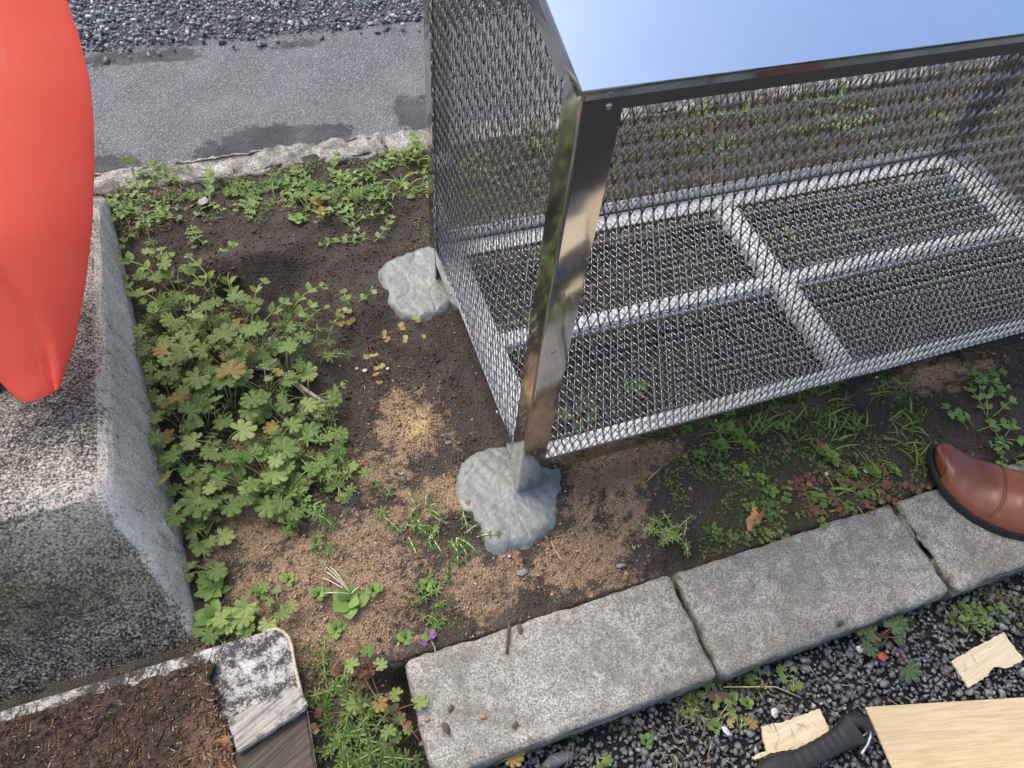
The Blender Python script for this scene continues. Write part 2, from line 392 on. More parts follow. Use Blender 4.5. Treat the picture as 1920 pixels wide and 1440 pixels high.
def flat_noise(z0, a, s, seed): return lambda x, y: z0 + vnoise(x, y, s, seed) * a + vnoise(x, y, s / 4, seed + 1) * a * .3
WET = [((-0.303, 1.076), .17, .075), ((-0.153, 1.063), .14, .06), ((0.109, 1.123), .06, .09), ((-0.577, 1.529), .12, .04), ((-0.623, 1.073), .07, .05), ((-0.430, 1.520), .09, .03), ((-0.119, 1.519), .12, .025)]
road = grid_sheet('asphalt_road', -2.2, 3.2, .93, 3.2, .03, flat_noise(-.022, .004, .3, 11), M['asphalt'],
                  {'wet': lambda x, y: np.clip(sum(g1(x, y, c, a, b) for c, a, b in WET), 0, 1)})
tag(road, kind='structure')
gb = grid_sheet('gravel_bed', -1.5, 3.0, -2.2, -.355, .04, flat_noise(-.066, .003, .2, 21), M['dirtbed']); tag(gb, kind='structure')
far = mobj('ground', [(-60, -60, -.12), (60, -60, -.12), (60, 60, -.12), (-60, 60, -.12)], [(0, 1, 2, 3)], M['asphalt']); tag(far, kind='structure')

# ------------------------------------------------------------------ stones and crumbs (stuff)
def stone_bases(n, seed, flat=.7, ico=1):
    out = []; r = random.Random(seed)
    for q in range(n):
        bm = bmesh.new(); ax = (r.uniform(.85, 1.45), r.uniform(.65, 1.), r.uniform(flat * .75, flat * 1.2))
        for i in range(11 if ico == 1 else 30):
            d = Vector((r.gauss(0, 1), r.gauss(0, 1), r.gauss(0, 1))).normalized() * r.uniform(.82, 1.1)
            bm.verts.new((d.x * ax[0], d.y * ax[1], d.z * ax[2]))
        res = bmesh.ops.convex_hull(bm, input=bm.verts[:])
        bmesh.ops.delete(bm, geom=[g for g in set(res['geom_interior'] + res['geom_unused']) if isinstance(g, bmesh.types.BMVert) and g.is_valid], context='VERTS')
        bmesh.ops.triangulate(bm, faces=bm.faces[:]); bm.verts.index_update()
        out.append((np.array([v.co[:] for v in bm.verts]), np.array([[v.index for v in f.verts] for f in bm.faces]))); bm.free()
    return out

def scatter(name, pts, sizes, bases, mat, tints, flatrot=.5):
    """pts (n,3); one joined mesh"""
    Vs, Fs, T, off = [], [], [], 0
    n = len(pts); which = rng.integers(0, len(bases), n)
    az = rng.uniform(0, 2 * np.pi, n); tx = rng.normal(0, flatrot, n); ty = rng.normal(0, flatrot, n)
    for b, (bv, bf) in enumerate(bases):
        idx = np.nonzero(which == b)[0]
        if not len(idx): continue
        ca, sa, cx, sx, cy, sy = [f(v[idx]) for v in (az, tx, ty) for f in (np.cos, np.sin)]
        o = np.zeros_like(ca); e = np.ones_like(ca)
        Rz = np.array([[ca, -sa, o], [sa, ca, o], [o, o, e]]).transpose(2, 0, 1)
        Rx = np.array([[e, o, o], [o, cx, -sx], [o, sx, cx]]).transpose(2, 0, 1)
        Ry = np.array([[cy, o, sy], [o, e, o], [-sy, o, cy]]).transpose(2, 0, 1)
        RR = Rz @ Rx @ Ry
        V = np.einsum('nij,vj->nvi', RR, bv) * sizes[idx][:, None, None] + pts[idx][:, None, :]
        F = bf[None] + (np.arange(len(idx)) * len(bv))[:, None, None] + off
        Vs.append(V.reshape(-1, 3)); Fs.append(F.reshape(-1, 3)); T.append(np.repeat(tints[idx], len(bv))); off += len(idx) * len(bv)
    return tag(big_mesh(name, np.concatenate(Vs), np.concatenate(Fs), mat, attrs={'tint': np.concatenate(T)}), kind='stuff')

def jitter_grid(x0, x1, y0, y1, step, jit=.45):
    X, Y = np.meshgrid(np.arange(x0, x1, step), np.arange(y0, y1, step)); X = X.ravel(); Y = Y.ravel()
    return X + rng.uniform(-jit, jit, X.shape) * step, Y + rng.uniform(-jit, jit, X.shape) * step

# front gravel: two overlapping layers of crushed blue stone
xs, ys, zs = [], [], []
for st, z in ((.0085, -.062), (.0092, -.055)):
    x, y = jitter_grid(-.26, 1.25, -.80, -.365, st); keep = rng.random(len(x)) < (.9 if z < -.06 else .72)
    keep &= ~((vnoise(x, y, .07, 61) > .35) & (z > -.06))
    xs.append(x[keep]); ys.append(y[keep]); zs.append(np.full(keep.sum(), z) + rng.normal(0, .0015, keep.sum()))
x = np.concatenate(xs); y = np.concatenate(ys); z = np.concatenate(zs)
go = scatter('front_gravel', np.stack([x, y, z], 1), np.clip(rng.lognormal(math.log(.0046), .30, len(x)), .0022, .0092), stone_bases(10, 3), M['gravel'], rng.random(len(x)) ** 1.3, .6)
tag(go, 'loose dark blue-grey crushed gravel in front of the kerb', 'gravel')
# far gravel beyond the asphalt strip, its edge ragged
x, y = jitter_grid(-1.5, 1.3, 1.46, 2.35, .0118)
edge = 1.565 + vnoise(x, y * 0, .25, 31) * .018 + vnoise(x, y * 0, .06, 32) * .012 + .02 * np.clip(-x - .3, 0, 1)
keep = (y > edge) | ((y > edge - .06) & (rng.random(len(x)) < .10))
x, y = x[keep], y[keep]
z = -.016 + .016 * np.clip((y - edge[keep]) / .12, 0, 1) + rng.normal(0, .003, len(x))
go = scatter('far_gravel', np.stack([x, y, z], 1), np.clip(rng.lognormal(math.log(.0068), .28, len(x)), .003, .013), stone_bases(10, 4), M['gravel2'], rng.random(len(x)), .6)
tag(go, 'mounded grey gravel beyond the asphalt strip', 'gravel')
# ------------------------------------------------------------------ kerb stones
def worn_box(x0, x1, y0, y1, z0, z1, bev=.008, cuts=26, amp=.0022, seed=0, endchip=0.):
    bm = bmesh.new(); bmesh.ops.create_cube(bm, size=1)
    for v in bm.verts:
        v.co = Vector((x0 + (v.co.x + .5) * (x1 - x0), y0 + (v.co.y + .5) * (y1 - y0), z0 + (v.co.z + .5) * (z1 - z0)))
    bmesh.ops.bevel(bm, geom=bm.edges[:], offset=bev, segments=3, affect='EDGES', profile=.6)
    for ax, a, b in ((0, x0, x1), (1, y0, y1), (2, z0, z1)):
        n = max(3, int((b - a) / (max(x1 - x0, y1 - y0) / cuts)))
        for i in range(1, n):
            co = Vector((0, 0, 0)); no = Vector((0, 0, 0)); co[ax] = a + (b - a) * i / n; no[ax] = 1
            bmesh.ops.bisect_plane(bm, geom=bm.verts[:] + bm.edges[:] + bm.faces[:], plane_co=co, plane_no=no)
    bmesh.ops.triangulate(bm, faces=[f for f in bm.faces if len(f.verts) > 4])
    bm.normal_update()
    for v in bm.verts:
        c = v.co
        e = sum(min(abs(c[i] - lo), abs(c[i] - hi)) < bev * 1.2 for i, (lo, hi) in enumerate(((x0, x1), (y0, y1), (z0, z1))))
        k = amp * (1 + .35 * max(0, e - 1))
        v.co = c + v.normal * (k * fbm(c.x * 40 + seed, c.y * 40, c.z * 40, 3) + k * .8 * fbm(c.x * 11 + seed, c.y * 11, c.z * 11, 2) )
    return bm

kerb = empty('kerb', (.4, -.28, -.1)); tag(kerb, kind='structure')
for i, (x0, x1, y0, y1, zt) in enumerate([(-.243, .186, -.366, -.2045, .001), (.195, .618, -.369, -.205, .000), (.628, 1.05, -.372, -.206, .002), (1.058, 1.48, -.370, -.205, .0)]):
    bm = worn_box(x0, x1, y0, y1, -.13, zt, .011, 40, .0022, i * 7.3)
    o = bm_obj('kerb_stone', bm, M['kerb'], None, True)
    me = o.data; n = len(me.vertices); co = np.empty(n * 3, np.float32); me.vertices.foreach_get('co', co); co = co.reshape(-1, 3)
    ms = np.clip((-.022 - co[:, 2]) / .03, 0, .8) * (co[:, 1] < -.3) + .55 * np.exp(-(np.minimum(co[:, 0] - x0, x1 - co[:, 0]) / .012) ** 2)
    a = me.attributes.new('moss', 'FLOAT', 'POINT'); a.data.foreach_set('value', np.clip(ms, 0, .9).astype(np.float32))
    o.parent = kerb; o.matrix_parent_inverse = Matrix.Translation(kerb.location).inverted()
bk = empty('back_kerb', (0, .97, -.1)); tag(bk, kind='structure')
for i, (x0, x1) in enumerate([(-1.3, -.655), (-.648, .0), (.006, .655), (.662, 1.31), (1.317, 2.1)]):
    w0 = .925
    bm = worn_box(x0, x1, w0, 1.005 + (i % 2) * .004, -.10, .014, .012, 60, .006, 30 + i * 3.1)
    o = bm_obj('kerb_stone', bm, M['backkerb'], bk, True); o.location = (0, -.97, .1)

# ------------------------------------------------------------------ stainless mesh box
W_, D_, H_, RISE, A_ = 1.328, .5505, .736, .165, .040
HR, HF, HL = .090, .066, .0246
def topz(y): return H_ + RISE * y / D_
box = empty('mesh_storage_box', (W_ / 2, D_ / 2, 0))
tag(box, 'stainless steel storage box with expanded mesh sides and sloping mirror lid', 'storage box')
BO = Vector(box.location)
def bpart(o): o.parent = box; o.location = o.location - BO; return o

def l_section(w, t, r, seg=5):
    out = [(w, 0.)] + [(r - r * math.sin(a), r - r * math.cos(a)) for a in [math.pi / 2 * i / seg for i in range(seg + 1)]] + [(0., w)]
    inn = [(t, w), (t, t), (w, t)]
    return out + inn

def l_bar(name, p0, p1, a, b, w=A_, t=.003, r=.004, mat='steel', z1=None):
    """angle bar from p0 to p1; a and b are the directions of its two flanges"""
    sec = l_section(w, t, r); p0, p1, a, b = map(Vector, (p0, p1, a, b)); n = len(sec)
    vs_ = [p0 + a * u + b * v for u, v in sec] + [p1 + a * u + b * v for u, v in sec]
    if z1:
        for i in range(n): vs_[n + i] = Vector((vs_[n + i].x, vs_[n + i].y, z1(vs_[n + i])))
    m = len(l_section(w, t, r)) - 3
    fs = [(i, (i + 1) % n, n + (i + 1) % n, n + i) for i in range(n)]
    half = n // 2
    # end caps as two convex strips
    ic = n - 2                                            # inner corner
    capo = [i for i in range(m)]
    for base in (0, n):
        fs.append(tuple(base + i for i in ([0] + list(range(1, 1 + m // 2)) + [ic, n - 1])))
        fs.append(tuple(base + i for i in (list(range(m // 2, m)) + [n - 3, ic])))
    o = mobj(name, vs_, fs, M[mat], None, smooth=True, sharp=35)
    bm = bmesh.new(); bm.from_mesh(o.data); bmesh.ops.recalc_face_normals(bm, faces=bm.faces[:]); bm.to_mesh(o.data); bm.free()
    return bpart(o)

for (x, y, sx, sy) in ((0, 0, 1, 1), (W_, 0, -1, 1), (0, D_, 1, -1), (W_, D_, -1, -1)):
    l_bar('corner_post', (x, y, -.03), (x, y, 1), (sx, 0, 0), (0, sy, 0), z1=lambda v: topz(v.y) - .004)
e = .0006; G_ = A_ + .0006
for y, s in ((0, 1), (D_, -1)):
    l_bar('bottom_rail', (G_, y + s * e, HR - .042), (W_ - G_, y + s * e, HR - .042), (0, 0, 1), (0, s, 0), .042, .003, .003)
    zt = topz(y) - .004
    l_bar('top_rail', (G_, y + s * e, zt), (W_ - G_, y + s * e, zt), (0, 0, -1), (0, s, 0), HL - .002, .003, .003)
for x, s in ((0, 1), (W_, -1)):
    l_bar('bottom_rail', (x + s * e, G_, HR - .042), (x + s * e, D_ - G_, HR - .042), (0, 0, 1), (s, 0, 0), .042, .003, .003)
    q = Vector((0, D_, RISE)).normalized(); nrm = Vector((0, -q.z, q.y))
    l_bar('top_rail', (x + s * e, G_, topz(G_) - .004), (x + s * e, D_ - G_, topz(D_ - G_) - .004), tuple(-nrm), (s, 0, 0), A_ - .004, .003, .003)

# bright inner floor frame (wide flanges) and cross beams under the floor lath
def slab_part(name, x0, x1, y0, y1, z0, z1, mat, bev=.001):
    bm = bmesh.new(); bmesh.ops.create_cube(bm, size=1)
    for v in bm.verts: v.co = Vector((x0 + (v.co.x + .5) * (x1 - x0), y0 + (v.co.y + .5) * (y1 - y0), z0 + (v.co.z + .5) * (z1 - z0)))
    if bev: bmesh.ops.bevel(bm, geom=bm.edges[:], offset=bev, segments=2, affect='EDGES')
    return bpart(bm_obj(name, bm, mat))
FW = .046
slab_part('floor_frame_bar', .006, W_ - .006, .006, FW, HF - .008, HF - .004, M['galv'])
slab_part('floor_frame_bar', .006, W_ - .006, D_ - FW, D_ - .006, HF - .008, HF - .004, M['galv'])
slab_part('floor_frame_bar', .0065, .062, FW + .001, D_ - FW - .001, HF - .0075, HF - .0035, M['galv'])
slab_part('floor_frame_bar', W_ - .055, W_ - .0065, FW + .001, D_ - FW - .001, HF - .0075, HF - .0035, M['galv'])
slab_part('floor_beam', W_ / 2 - .024, W_ / 2 + .024, FW + .002, D_ - FW - .002, HF - .028, HF - .0035, M['galv'], .003)
YB = D_ * .5
slab_part('floor_beam', .063, W_ / 2 - .0245, YB - .017, YB + .017, HF - .027, HF - .0038, M['galv'], .003)
slab_part('floor_beam', W_ / 2 + .0245, W_ - .056, YB - .017, YB + .017, HF - .027, HF - .0038, M['galv'], .003)

SWM = .0140
def lath(name, o, u, v, n, U, Vv, keep, tilt, wid=.0018, th=.0009, mat='lath', LWM=.045):
    """expanded metal: u = short way, v = long way, n = sheet normal; every strand a twisted flat bar"""
    o, u, v, n = [np.array(q, float) for q in (o, u, v, n)]
    ni = int(U / SWM) + 2; nj = int(Vv / LWM) + 2
    i, j = np.meshgrid(np.arange(-1, ni), np.arange(-1, nj)); i = i.ravel() * SWM; j = j.ravel() * LWM
    P0, P1 = [], []
    for a, b, c, d in ((0, 0, .5, .5), (0, 0, -.5, .5), (.5, .5, 1, 1), (.5, .5, 0, 1)):
        P0.append(np.stack([i + a * SWM, j + (b + .004) * LWM], 1)); P1.append(np.stack([i + c * SWM, j + (d - .004) * LWM], 1))
    # bonds: short straight knuckles where the strands meet
    for a, b in ((0, 0), (.5, .5)):
        P0.append(np.stack([i + a * SWM, j + b * LWM - .03 * LWM], 1)); P1.append(np.stack([i + a * SWM, j + b * LWM + .03 * LWM], 1))
    def inside(P): return (P[:, 0] >= 0) & (P[:, 0] <= U) & (P[:, 1] >= 0) & (P[:, 1] <= Vv) & keep(P[:, 0], P[:, 1])
    P0 = np.concatenate(P0); P1 = np.concatenate(P1)
    k = inside(P0) & inside(P1); P0, P1 = P0[k], P1[k]
    d = P1 - P0; ext = d / np.linalg.norm(d, axis=1)[:, None] * .0006
    A = o + (P0 - ext)[:, :1] * u + (P0 - ext)[:, 1:] * v; B = o + (P1 + ext)[:, :1] * u + (P1 + ext)[:, 1:] * v
    # knuckles stand proud: strands lean out of the sheet
    up = np.sign(d[:, :1]) * (.0004 * n)
    bow = (vnoise(P0[:, 0], P0[:, 1], .11, 91) * .0022)[:, None] * n; A = A + bow; B = B + (vnoise(P1[:, 0], P1[:, 1], .11, 91) * .0022)[:, None] * n
    A = A - up; B = B + up
    fat = np.where(d[:, :1] > 1e-6, .80, 1.25)
    w = (math.cos(tilt) * u + math.sin(tilt) * n)[None] * wid / 2 * fat
    t = (-math.sin(tilt) * u + math.cos(tilt) * n) * th / 2
    V = np.stack([A - w - t, A + w - t, A + w + t, A - w + t, B - w - t, B + w - t, B + w + t, B - w + t], 1).reshape(-1, 3)
    f = np.array([[0, 1, 5, 4], [1, 2, 6, 5], [2, 3, 7, 6], [3, 0, 4, 7], [3, 2, 1, 0], [4, 5, 6, 7]])
    F = (np.arange(len(A))[:, None, None] * 8 + f[None]).reshape(-1, 4)
    ob = big_mesh(name, V, F, M[mat]); tag(ob, kind='stuff'); return bpart(ob)

yes = lambda a, b: np.ones(a.shape, bool)
zb = HF + .012
lath('mesh_panel', (.012, .0075, zb), (1, 0, 0), (0, 0, 1), (0, -1, 0), W_ - .024, H_ - .014 - zb, yes, .62)
lath('mesh_panel', (.012, D_ - .0075, zb), (1, 0, 0), (0, 0, 1), (0, -1, 0), W_ - .024, topz(D_) - .02 - zb, yes, .62)
lath('mesh_panel', (.0075, D_ - .012, zb), (0, -1, 0), (0, 0, 1), (-1, 0, 0), D_ - .024, .84, lambda a, b: b + zb < topz(D_ - .012 - a) - .014, .62)
lath('mesh_panel', (W_ - .0075, D_ - .012, zb), (0, -1, 0), (0, 0, 1), (-1, 0, 0), D_ - .024, .84, lambda a, b: b + zb < topz(D_ - .012 - a) - .014, .62)
lath('floor_mesh', (.012, .012, HF), (1, 0, 0), (0, 1, 0), (0, 0, 1), W_ - .024, D_ - .024, yes, .12, wid=.0016, mat='floorlath', LWM=.032)

# lid: sheet with turned-down rim
OV = .004; LD = .013
def lid():
    bm = bmesh.new()
    q = Vector((0, D_, RISE)).normalized(); nrm = Vector((0, -q.z, q.y))
    nx, ny = 24, 12; top = {}
    for j in range(ny + 1):
        for i in range(nx + 1):
            x = -OV + (W_ + 2 * OV) * i / nx; y = -OV + (D_ + 2 * OV) * j / ny
            sag = -.0012 * math.sin(math.pi * i / nx) * math.sin(math.pi * j / ny)
            top[i, j] = bm.verts.new((x, y, topz(y) + sag))
    for j in range(ny):
        for i in range(nx): bm.faces.new((top[i, j], top[i + 1, j], top[i + 1, j + 1], top[i, j + 1]))
    ring = [top[i, 0] for i in range(nx)] + [top[nx, j] for j in range(ny)] + [top[i, ny] for i in range(nx, 0, -1)] + [top[0, j] for j in range(ny, 0, -1)]
    low = [bm.verts.new(v.co - nrm * LD) for v in ring]
    for i in range(len(ring)):
        k = (i + 1) % len(ring); bm.faces.new((ring[k], ring[i], low[i], low[k]))
    ed = [e_ for e_ in bm.edges if e_.is_boundary is False and len(e_.link_faces) == 2 and e_.calc_face_angle() > 1]
    bmesh.ops.bevel(bm, geom=ed, offset=.0022, segments=3, affect='EDGES')
    bmesh.ops.recalc_face_normals(bm, faces=bm.faces[:])
    o = bm_obj('lid', bm, M['lid'], None, True, 35)
    m = o.modifiers.new('thickness', 'SOLIDIFY'); m.thickness = .0015; m.offset = -1
    return bpart(o)
lid()

def screw(p, n):
    bm = bmesh.new(); n = Vector(n)
    prof = [(.0032, 0), (.0030, .0007), (.0022, .0013), (.0010, .0016), (.0, .0017)]
    rows = []
    for r_, h in prof: rows.append([bm.verts.new((r_ * math.cos(2 * math.pi * i / 14), r_ * math.sin(2 * math.pi * i / 14), h)) for i in range(14)] if r_ else [bm.verts.new((0, 0, h))])
    for a, b in zip(rows, rows[1:]):
        for i in range(14):
            k = (i + 1) % 14
            bm.faces.new((a[i], a[k], b[k], b[i]) if len(b) > 1 else (a[i], a[k], b[0]))
    o = bm_obj('screw', bm, M['screw'], None, True)
    o.rotation_euler = n.to_track_quat('Z', 'Y').to_euler(); o.location = p; bpart(o)
for x, z in ((.018, .415 - .04), (.020, .052), (.026, H_ - .022), (W_ - .02, .40), (W_ - .02, H_ - .022)):
    screw((x, -.0002, z), (0, -1, 0))
for x in (.36, .70, 1.05): screw((x, .0004, .066), (0, -1, 0))
for y in (.12, .40): screw((.0004, y, .072), (-1, 0, 0))

# ------------------------------------------------------------------ cement footings
PADS = []
def dense_t(D): return [(float(a), float(b)) for a, b in D]
def footing(outline, zc, h, seed, label):
    P = [Vector((a, b)) for a, b in outline]; c = sum(P, Vector((0, 0))) / len(P)
    n = len(P); dense = []
    for i in range(n):
        a, b = P[i], P[(i + 1) % n]; p0, p3 = P[i - 1], P[(i + 2) % n]
        for q in range(5):
            t = q / 5; dense.append(.5 * ((2 * a) + (b - p0) * t + (2 * p0 - 5 * a + 4 * b - p3) * t * t + (3 * a - p0 - 3 * b + p3) * t ** 3))
    D = np.array([(p.x, p.y) for p in dense]); g = .0026; PADS.append(dense_t(D))
    X, Y = np.meshgrid(np.arange(D[:, 0].min() - .02, D[:, 0].max() + .02, g), np.arange(D[:, 1].min() - .02, D[:, 1].max() + .02, g)); ny, nx = X.shape
    wx = X + vnoise(X, Y, .012, int(seed * 10)) * .0022; wy = Y + vnoise(X, Y, .012, int(seed * 10) + 1) * .0022
    dist = np.sqrt(((wx[..., None] - D[:, 0]) ** 2 + (wy[..., None] - D[:, 1]) ** 2).min(-1)); sd_ = np.where(in_poly(wx, wy, dense_t(D)), dist, -dist)
    r_ = np.clip(sd_ / .016, -2, 1)
    Z = zc + h * np.where(r_ > 0, 1 - (1 - r_) ** 2.4, r_ * 2.2) + .0018 * vnoise(X, Y, .045, 93 + int(seed)) + .0011 * vnoise(X + .4 * Y, Y * .45, .010, 94) + .0006 * vnoise(X, Y, .005, 95)
    Z = Z + .0016 * np.clip(vnoise(X, Y, .02, 96 + int(seed)) - .35, 0, 1) - .0022 * np.exp(-(vnoise(X, Y, .05, 97 + int(seed)) / .035) ** 2) * (r_ > .5)
    vs_ = np.stack([X.ravel() - c.x, Y.ravel() - c.y, Z.ravel()], 1); fs = []
    keep = (sd_ > -.016)
    for b in range(ny - 1):
        for a in range(nx - 1):
            if keep[b, a] and keep[b + 1, a] and keep[b, a + 1] and keep[b + 1, a + 1]: q = b * nx + a; fs.append((q, q + 1, q + nx + 1, q + nx))
    used = sorted({i for f in fs for i in f}); mp = {k: i for i, k in enumerate(used)}; vs_ = vs_[used]; fs = [tuple(mp[i] for i in f) for f in fs]
    o = mobj('cement_footing', vs_, fs, M['cement'], None, smooth=True); o.location = (c.x, c.y, 0)
    tag(o, label, 'cement'); return o
footing([(-0.001, 0.097), (-0.036, 0.096), (-0.060, 0.088), (-0.080, 0.071), (-0.089, 0.048), (-0.097, 0.019), (-0.096, -0.001), (-0.085, -0.016), (-0.080, -0.034), (-0.077, -0.053), (-0.072, -0.076), (-0.063, -0.085), (-0.048, -0.087), (-0.037, -0.083), (-0.020, -0.088), (0.001, -0.087), (0.013, -0.079), (0.028, -0.075), (0.044, -0.070), (0.056, -0.057), (0.073, -0.029), (0.077, -0.014), (0.081, 0.002), (0.086, 0.018), (0.085, 0.036), (0.067, 0.061), (0.039, 0.090)],
        -.008, .0085, 2.2, 'grey-green wet cement pad around the bare front leg of the steel box')
footing([(0.018, 0.615), (-0.003, 0.612), (-0.029, 0.606), (-0.060, 0.599), (-0.081, 0.593), (-0.096, 0.577), (-0.103, 0.558), (-0.106, 0.534), (-0.105, 0.511), (-0.105, 0.487), (-0.102, 0.462), (-0.094, 0.441), (-0.079, 0.428), (-0.052, 0.418), (-0.030, 0.419), (-0.008, 0.426), (0.016, 0.440), (0.040, 0.469), (0.053, 0.520), (0.052, 0.578), (0.041, 0.609)],
        -.007, .0095, 5.7, 'pale smooth wet cement pad at the rear leg beside dug soil')
footing([(1.25, .48), (1.22, .54), (1.25, .61), (1.33, .63), (1.40, .59), (1.42, .52), (1.38, .46), (1.31, .45)], -.006, .012, 8.1, 'wet cement pad under the far corner of the box, seen through the mesh')

# soil crumbs: tan on the sandy patches, dark elsewhere
x, y = rng.uniform(-.66, 1.40, 125000), rng.uniform(-.42, .93, 125000)
keep = (y > -.20) | (x < -.26)
for P_ in PADS: keep &= ~in_poly(x, y, P_)
x, y = x[keep], y[keep]
s = sandmask(x, y); keep = rng.random(len(x)) < .35 + .65 * s + .2 * vnoise(x, y, .05, 41)
x, y, s = x[keep], y[keep], s[keep]
sz = np.clip(rng.lognormal(math.log(.0018), .40, len(x)), .0008, .0052)
ti = np.where(rng.random(len(x)) < s * 2.0, rng.uniform(.46, .95, len(x)), rng.uniform(0, .46, len(x)))
ti = np.where(rng.random(len(x)) < .008, .98, ti)
go = scatter('soil_crumbs', np.stack([x, y, height(x, y) + sz * .25], 1), sz, stone_bases(6, 5, .85), M['crumb'], ti, .8)
tag(go, 'fine crumbs and grains of soil over the planting bed', 'soil')

# ------------------------------------------------------------------ old concrete block
def block():
    b0, b1 = (-0.505, -0.106), (-0.616, 0.877)
    t0, t1 = (-0.554, 0.061), (-0.598, 0.765)
    g = empty('concrete_block', ((b0[0] - .35), .3, -.03))
    z0 = -.03
    base = [(b0[0], b0[1]), (b1[0], b1[1] + .10), (b1[0] - .62, b1[1] + .10), (b0[0] - .75, b0[1])]
    topv = [(t0[0], t0[1], .215), (t1[0], t1[1] + .04, .10), (t1[0] - .42, t1[1] + .04, .10), (t0[0] - .50, t0[1], .215)]
    bm = bmesh.new()
    vb = [bm.verts.new((x, y, z0)) for x, y in base]; vt = [bm.verts.new(v) for v in topv]
    bm.faces.new(vb[::-1]); bm.faces.new(vt)
    for i in range(4): bm.faces.new((vb[i], vb[(i + 1) % 4], vt[(i + 1) % 4], vt[i]))
    bmesh.ops.recalc_face_normals(bm, faces=bm.faces[:])
    te = [e_ for e_ in bm.edges if all(v in vt for v in e_.verts)]
    ve = [e_ for e_ in bm.edges if len({v in vt for v in e_.verts}) == 2]
    bmesh.ops.bevel(bm, geom=te + ve, offset=.024, segments=3, affect='EDGES', profile=.5)
    bmesh.ops.triangulate(bm, faces=bm.faces[:])
    for _ in range(4):
        bmesh.ops.subdivide_edges(bm, edges=[e_ for e_ in bm.edges if e_.calc_length() > .022], cuts=1, use_grid_fill=False)
        bmesh.ops.triangulate(bm, faces=[f for f in bm.faces if len(f.verts) > 3])
    bm.normal_update()
    for v in bm.verts:
        c = v.co; v.co = c + v.normal * (.0035 * fbm(c.x * 12, c.y * 12, c.z * 12, 3) + .0022 * fbm(c.x * 55, c.y * 55, c.z * 55, 3))
    bm.normal_update()
    nr = np.array([v.normal[:] for v in bm.verts]); co = np.array([v.co[:] for v in bm.verts])
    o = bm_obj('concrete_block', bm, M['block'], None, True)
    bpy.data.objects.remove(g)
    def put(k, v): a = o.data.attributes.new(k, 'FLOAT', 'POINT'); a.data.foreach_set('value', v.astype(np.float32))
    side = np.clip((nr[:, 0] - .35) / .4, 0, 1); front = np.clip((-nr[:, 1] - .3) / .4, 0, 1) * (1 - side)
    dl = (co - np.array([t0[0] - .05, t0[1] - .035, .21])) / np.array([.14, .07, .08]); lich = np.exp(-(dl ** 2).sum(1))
    put('side', side); put('light', .29 * side + .03 * (1 - side) - .06 * front + .20 * lich)  # flank: less mould, plus light put into its colour to offset shade
    put('green', front * .62 * np.clip((co[:, 2] + .02) / .1, 0, 1))
    tag(o, 'old tapered concrete block with black mould and pale lichen', 'concrete block')
    return t0, t1
BT0, BT1 = block()

# ------------------------------------------------------------------ red moulded shell on a dark pole
def red_shell():
    yp, lean = .205, 1.6
    edge = [(-0.594, 0.259), (-0.565, 0.286), (-0.538, 0.323), (-0.513, 0.364), (-0.491, 0.411), (-0.480, 0.442), (-0.473, 0.474), (-0.474, 0.507), (-0.480, 0.536), (-0.490, 0.565), (-0.509, 0.595)]
    bl = (-0.653, 0.254); br = edge[0]
    cx0 = (bl[0] + br[0]) / 2
    rows, ncol = [], 29
    nrow = 48
    ez = np.array([q[1] for q in edge]); ex = np.array([q[0] for q in edge])
    base = empty('red_plastic_shell', (cx0, yp + .03, bl[1]))
    vs_ = []
    for j in range(nrow + 1):
        z = ez[0] + (ez[-1] - ez[0]) * j / nrow; xr = float(np.interp(z, ez, ex))
        hw = xr - (cx0 - .012 * j / nrow); ax = xr - hw
        zl = bl[1] - br[1]
        for i in range(ncol):
            u = -1 + 2 * i / (ncol - 1)
            x = ax + hw * u
            d = .045 * (1 - u * u) * min(1, hw / .12) + .012 * math.sin(math.pi * j / nrow)
            w_ = (u - .75 + (z - ez[0]) * 7.5) / .22; ridge = -.016 * (1 - 1 / (1 + math.exp(max(-30, min(30, -6 * w_))))) * max(0, 1 - ((z - ez[0]) / .16) ** 2) ** .5 * (1 if z - ez[0] < .16 else 0) if z - ez[0] < .16 else 0
            zz = z + zl * (1 - u) / 2 * max(0, 1 - j / 7) - .006 * (1 - u ** 4) * max(0, 1 - j / 2)
            vs_.append((x - cx0, -d - ridge - .03 + lean * (zz - bl[1]), zz - bl[1] + .5 * (d + ridge)))
    # turned-under bottom lip
    fs = [(j * ncol + i, j * ncol + i + 1, (j + 1) * ncol + i + 1, (j + 1) * ncol + i) for j in range(nrow) for i in range(ncol - 1)]
    n0 = len(vs_)
    for i in range(ncol): x, y, z = vs_[i]; vs_.append((x * .97, y + .03, z - .004))
    fs += [(i + 1, i, n0 + i, n0 + i + 1) for i in range(ncol - 1)]
    o = mobj('shell_panel', vs_, fs, M['plastic'], base, smooth=True)
    m = o.modifiers.new('thickness', 'SOLIDIFY'); m.thickness = .003; m.offset = 1
    m = o.modifiers.new('round', 'BEVEL'); m.width = .0025; m.segments = 3; m.limit_method = 'ANGLE'; m.angle_limit = R(40)
    # pole standing on the block behind it
    bm = bmesh.new(); bmesh.ops.create_cone(bm, cap_ends=True, segments=24, radius1=.021, radius2=.021, depth=.80)
    p = bm_obj('pole', bm, M['pole'], base, True, 40); p.location = (-.095, .10, .33)
    bm = bmesh.new(); bmesh.ops.create_cone(bm, cap_ends=True, segments=24, radius1=.05, radius2=.045, depth=.014)
    p = bm_obj('pole_foot', bm, M['pole'], base, True, 40); p.location = (-.095, .10, -.055)
    tag(base, 'glossy red moulded plastic shell tapering down to the concrete block', 'plastic shell')
red_shell()

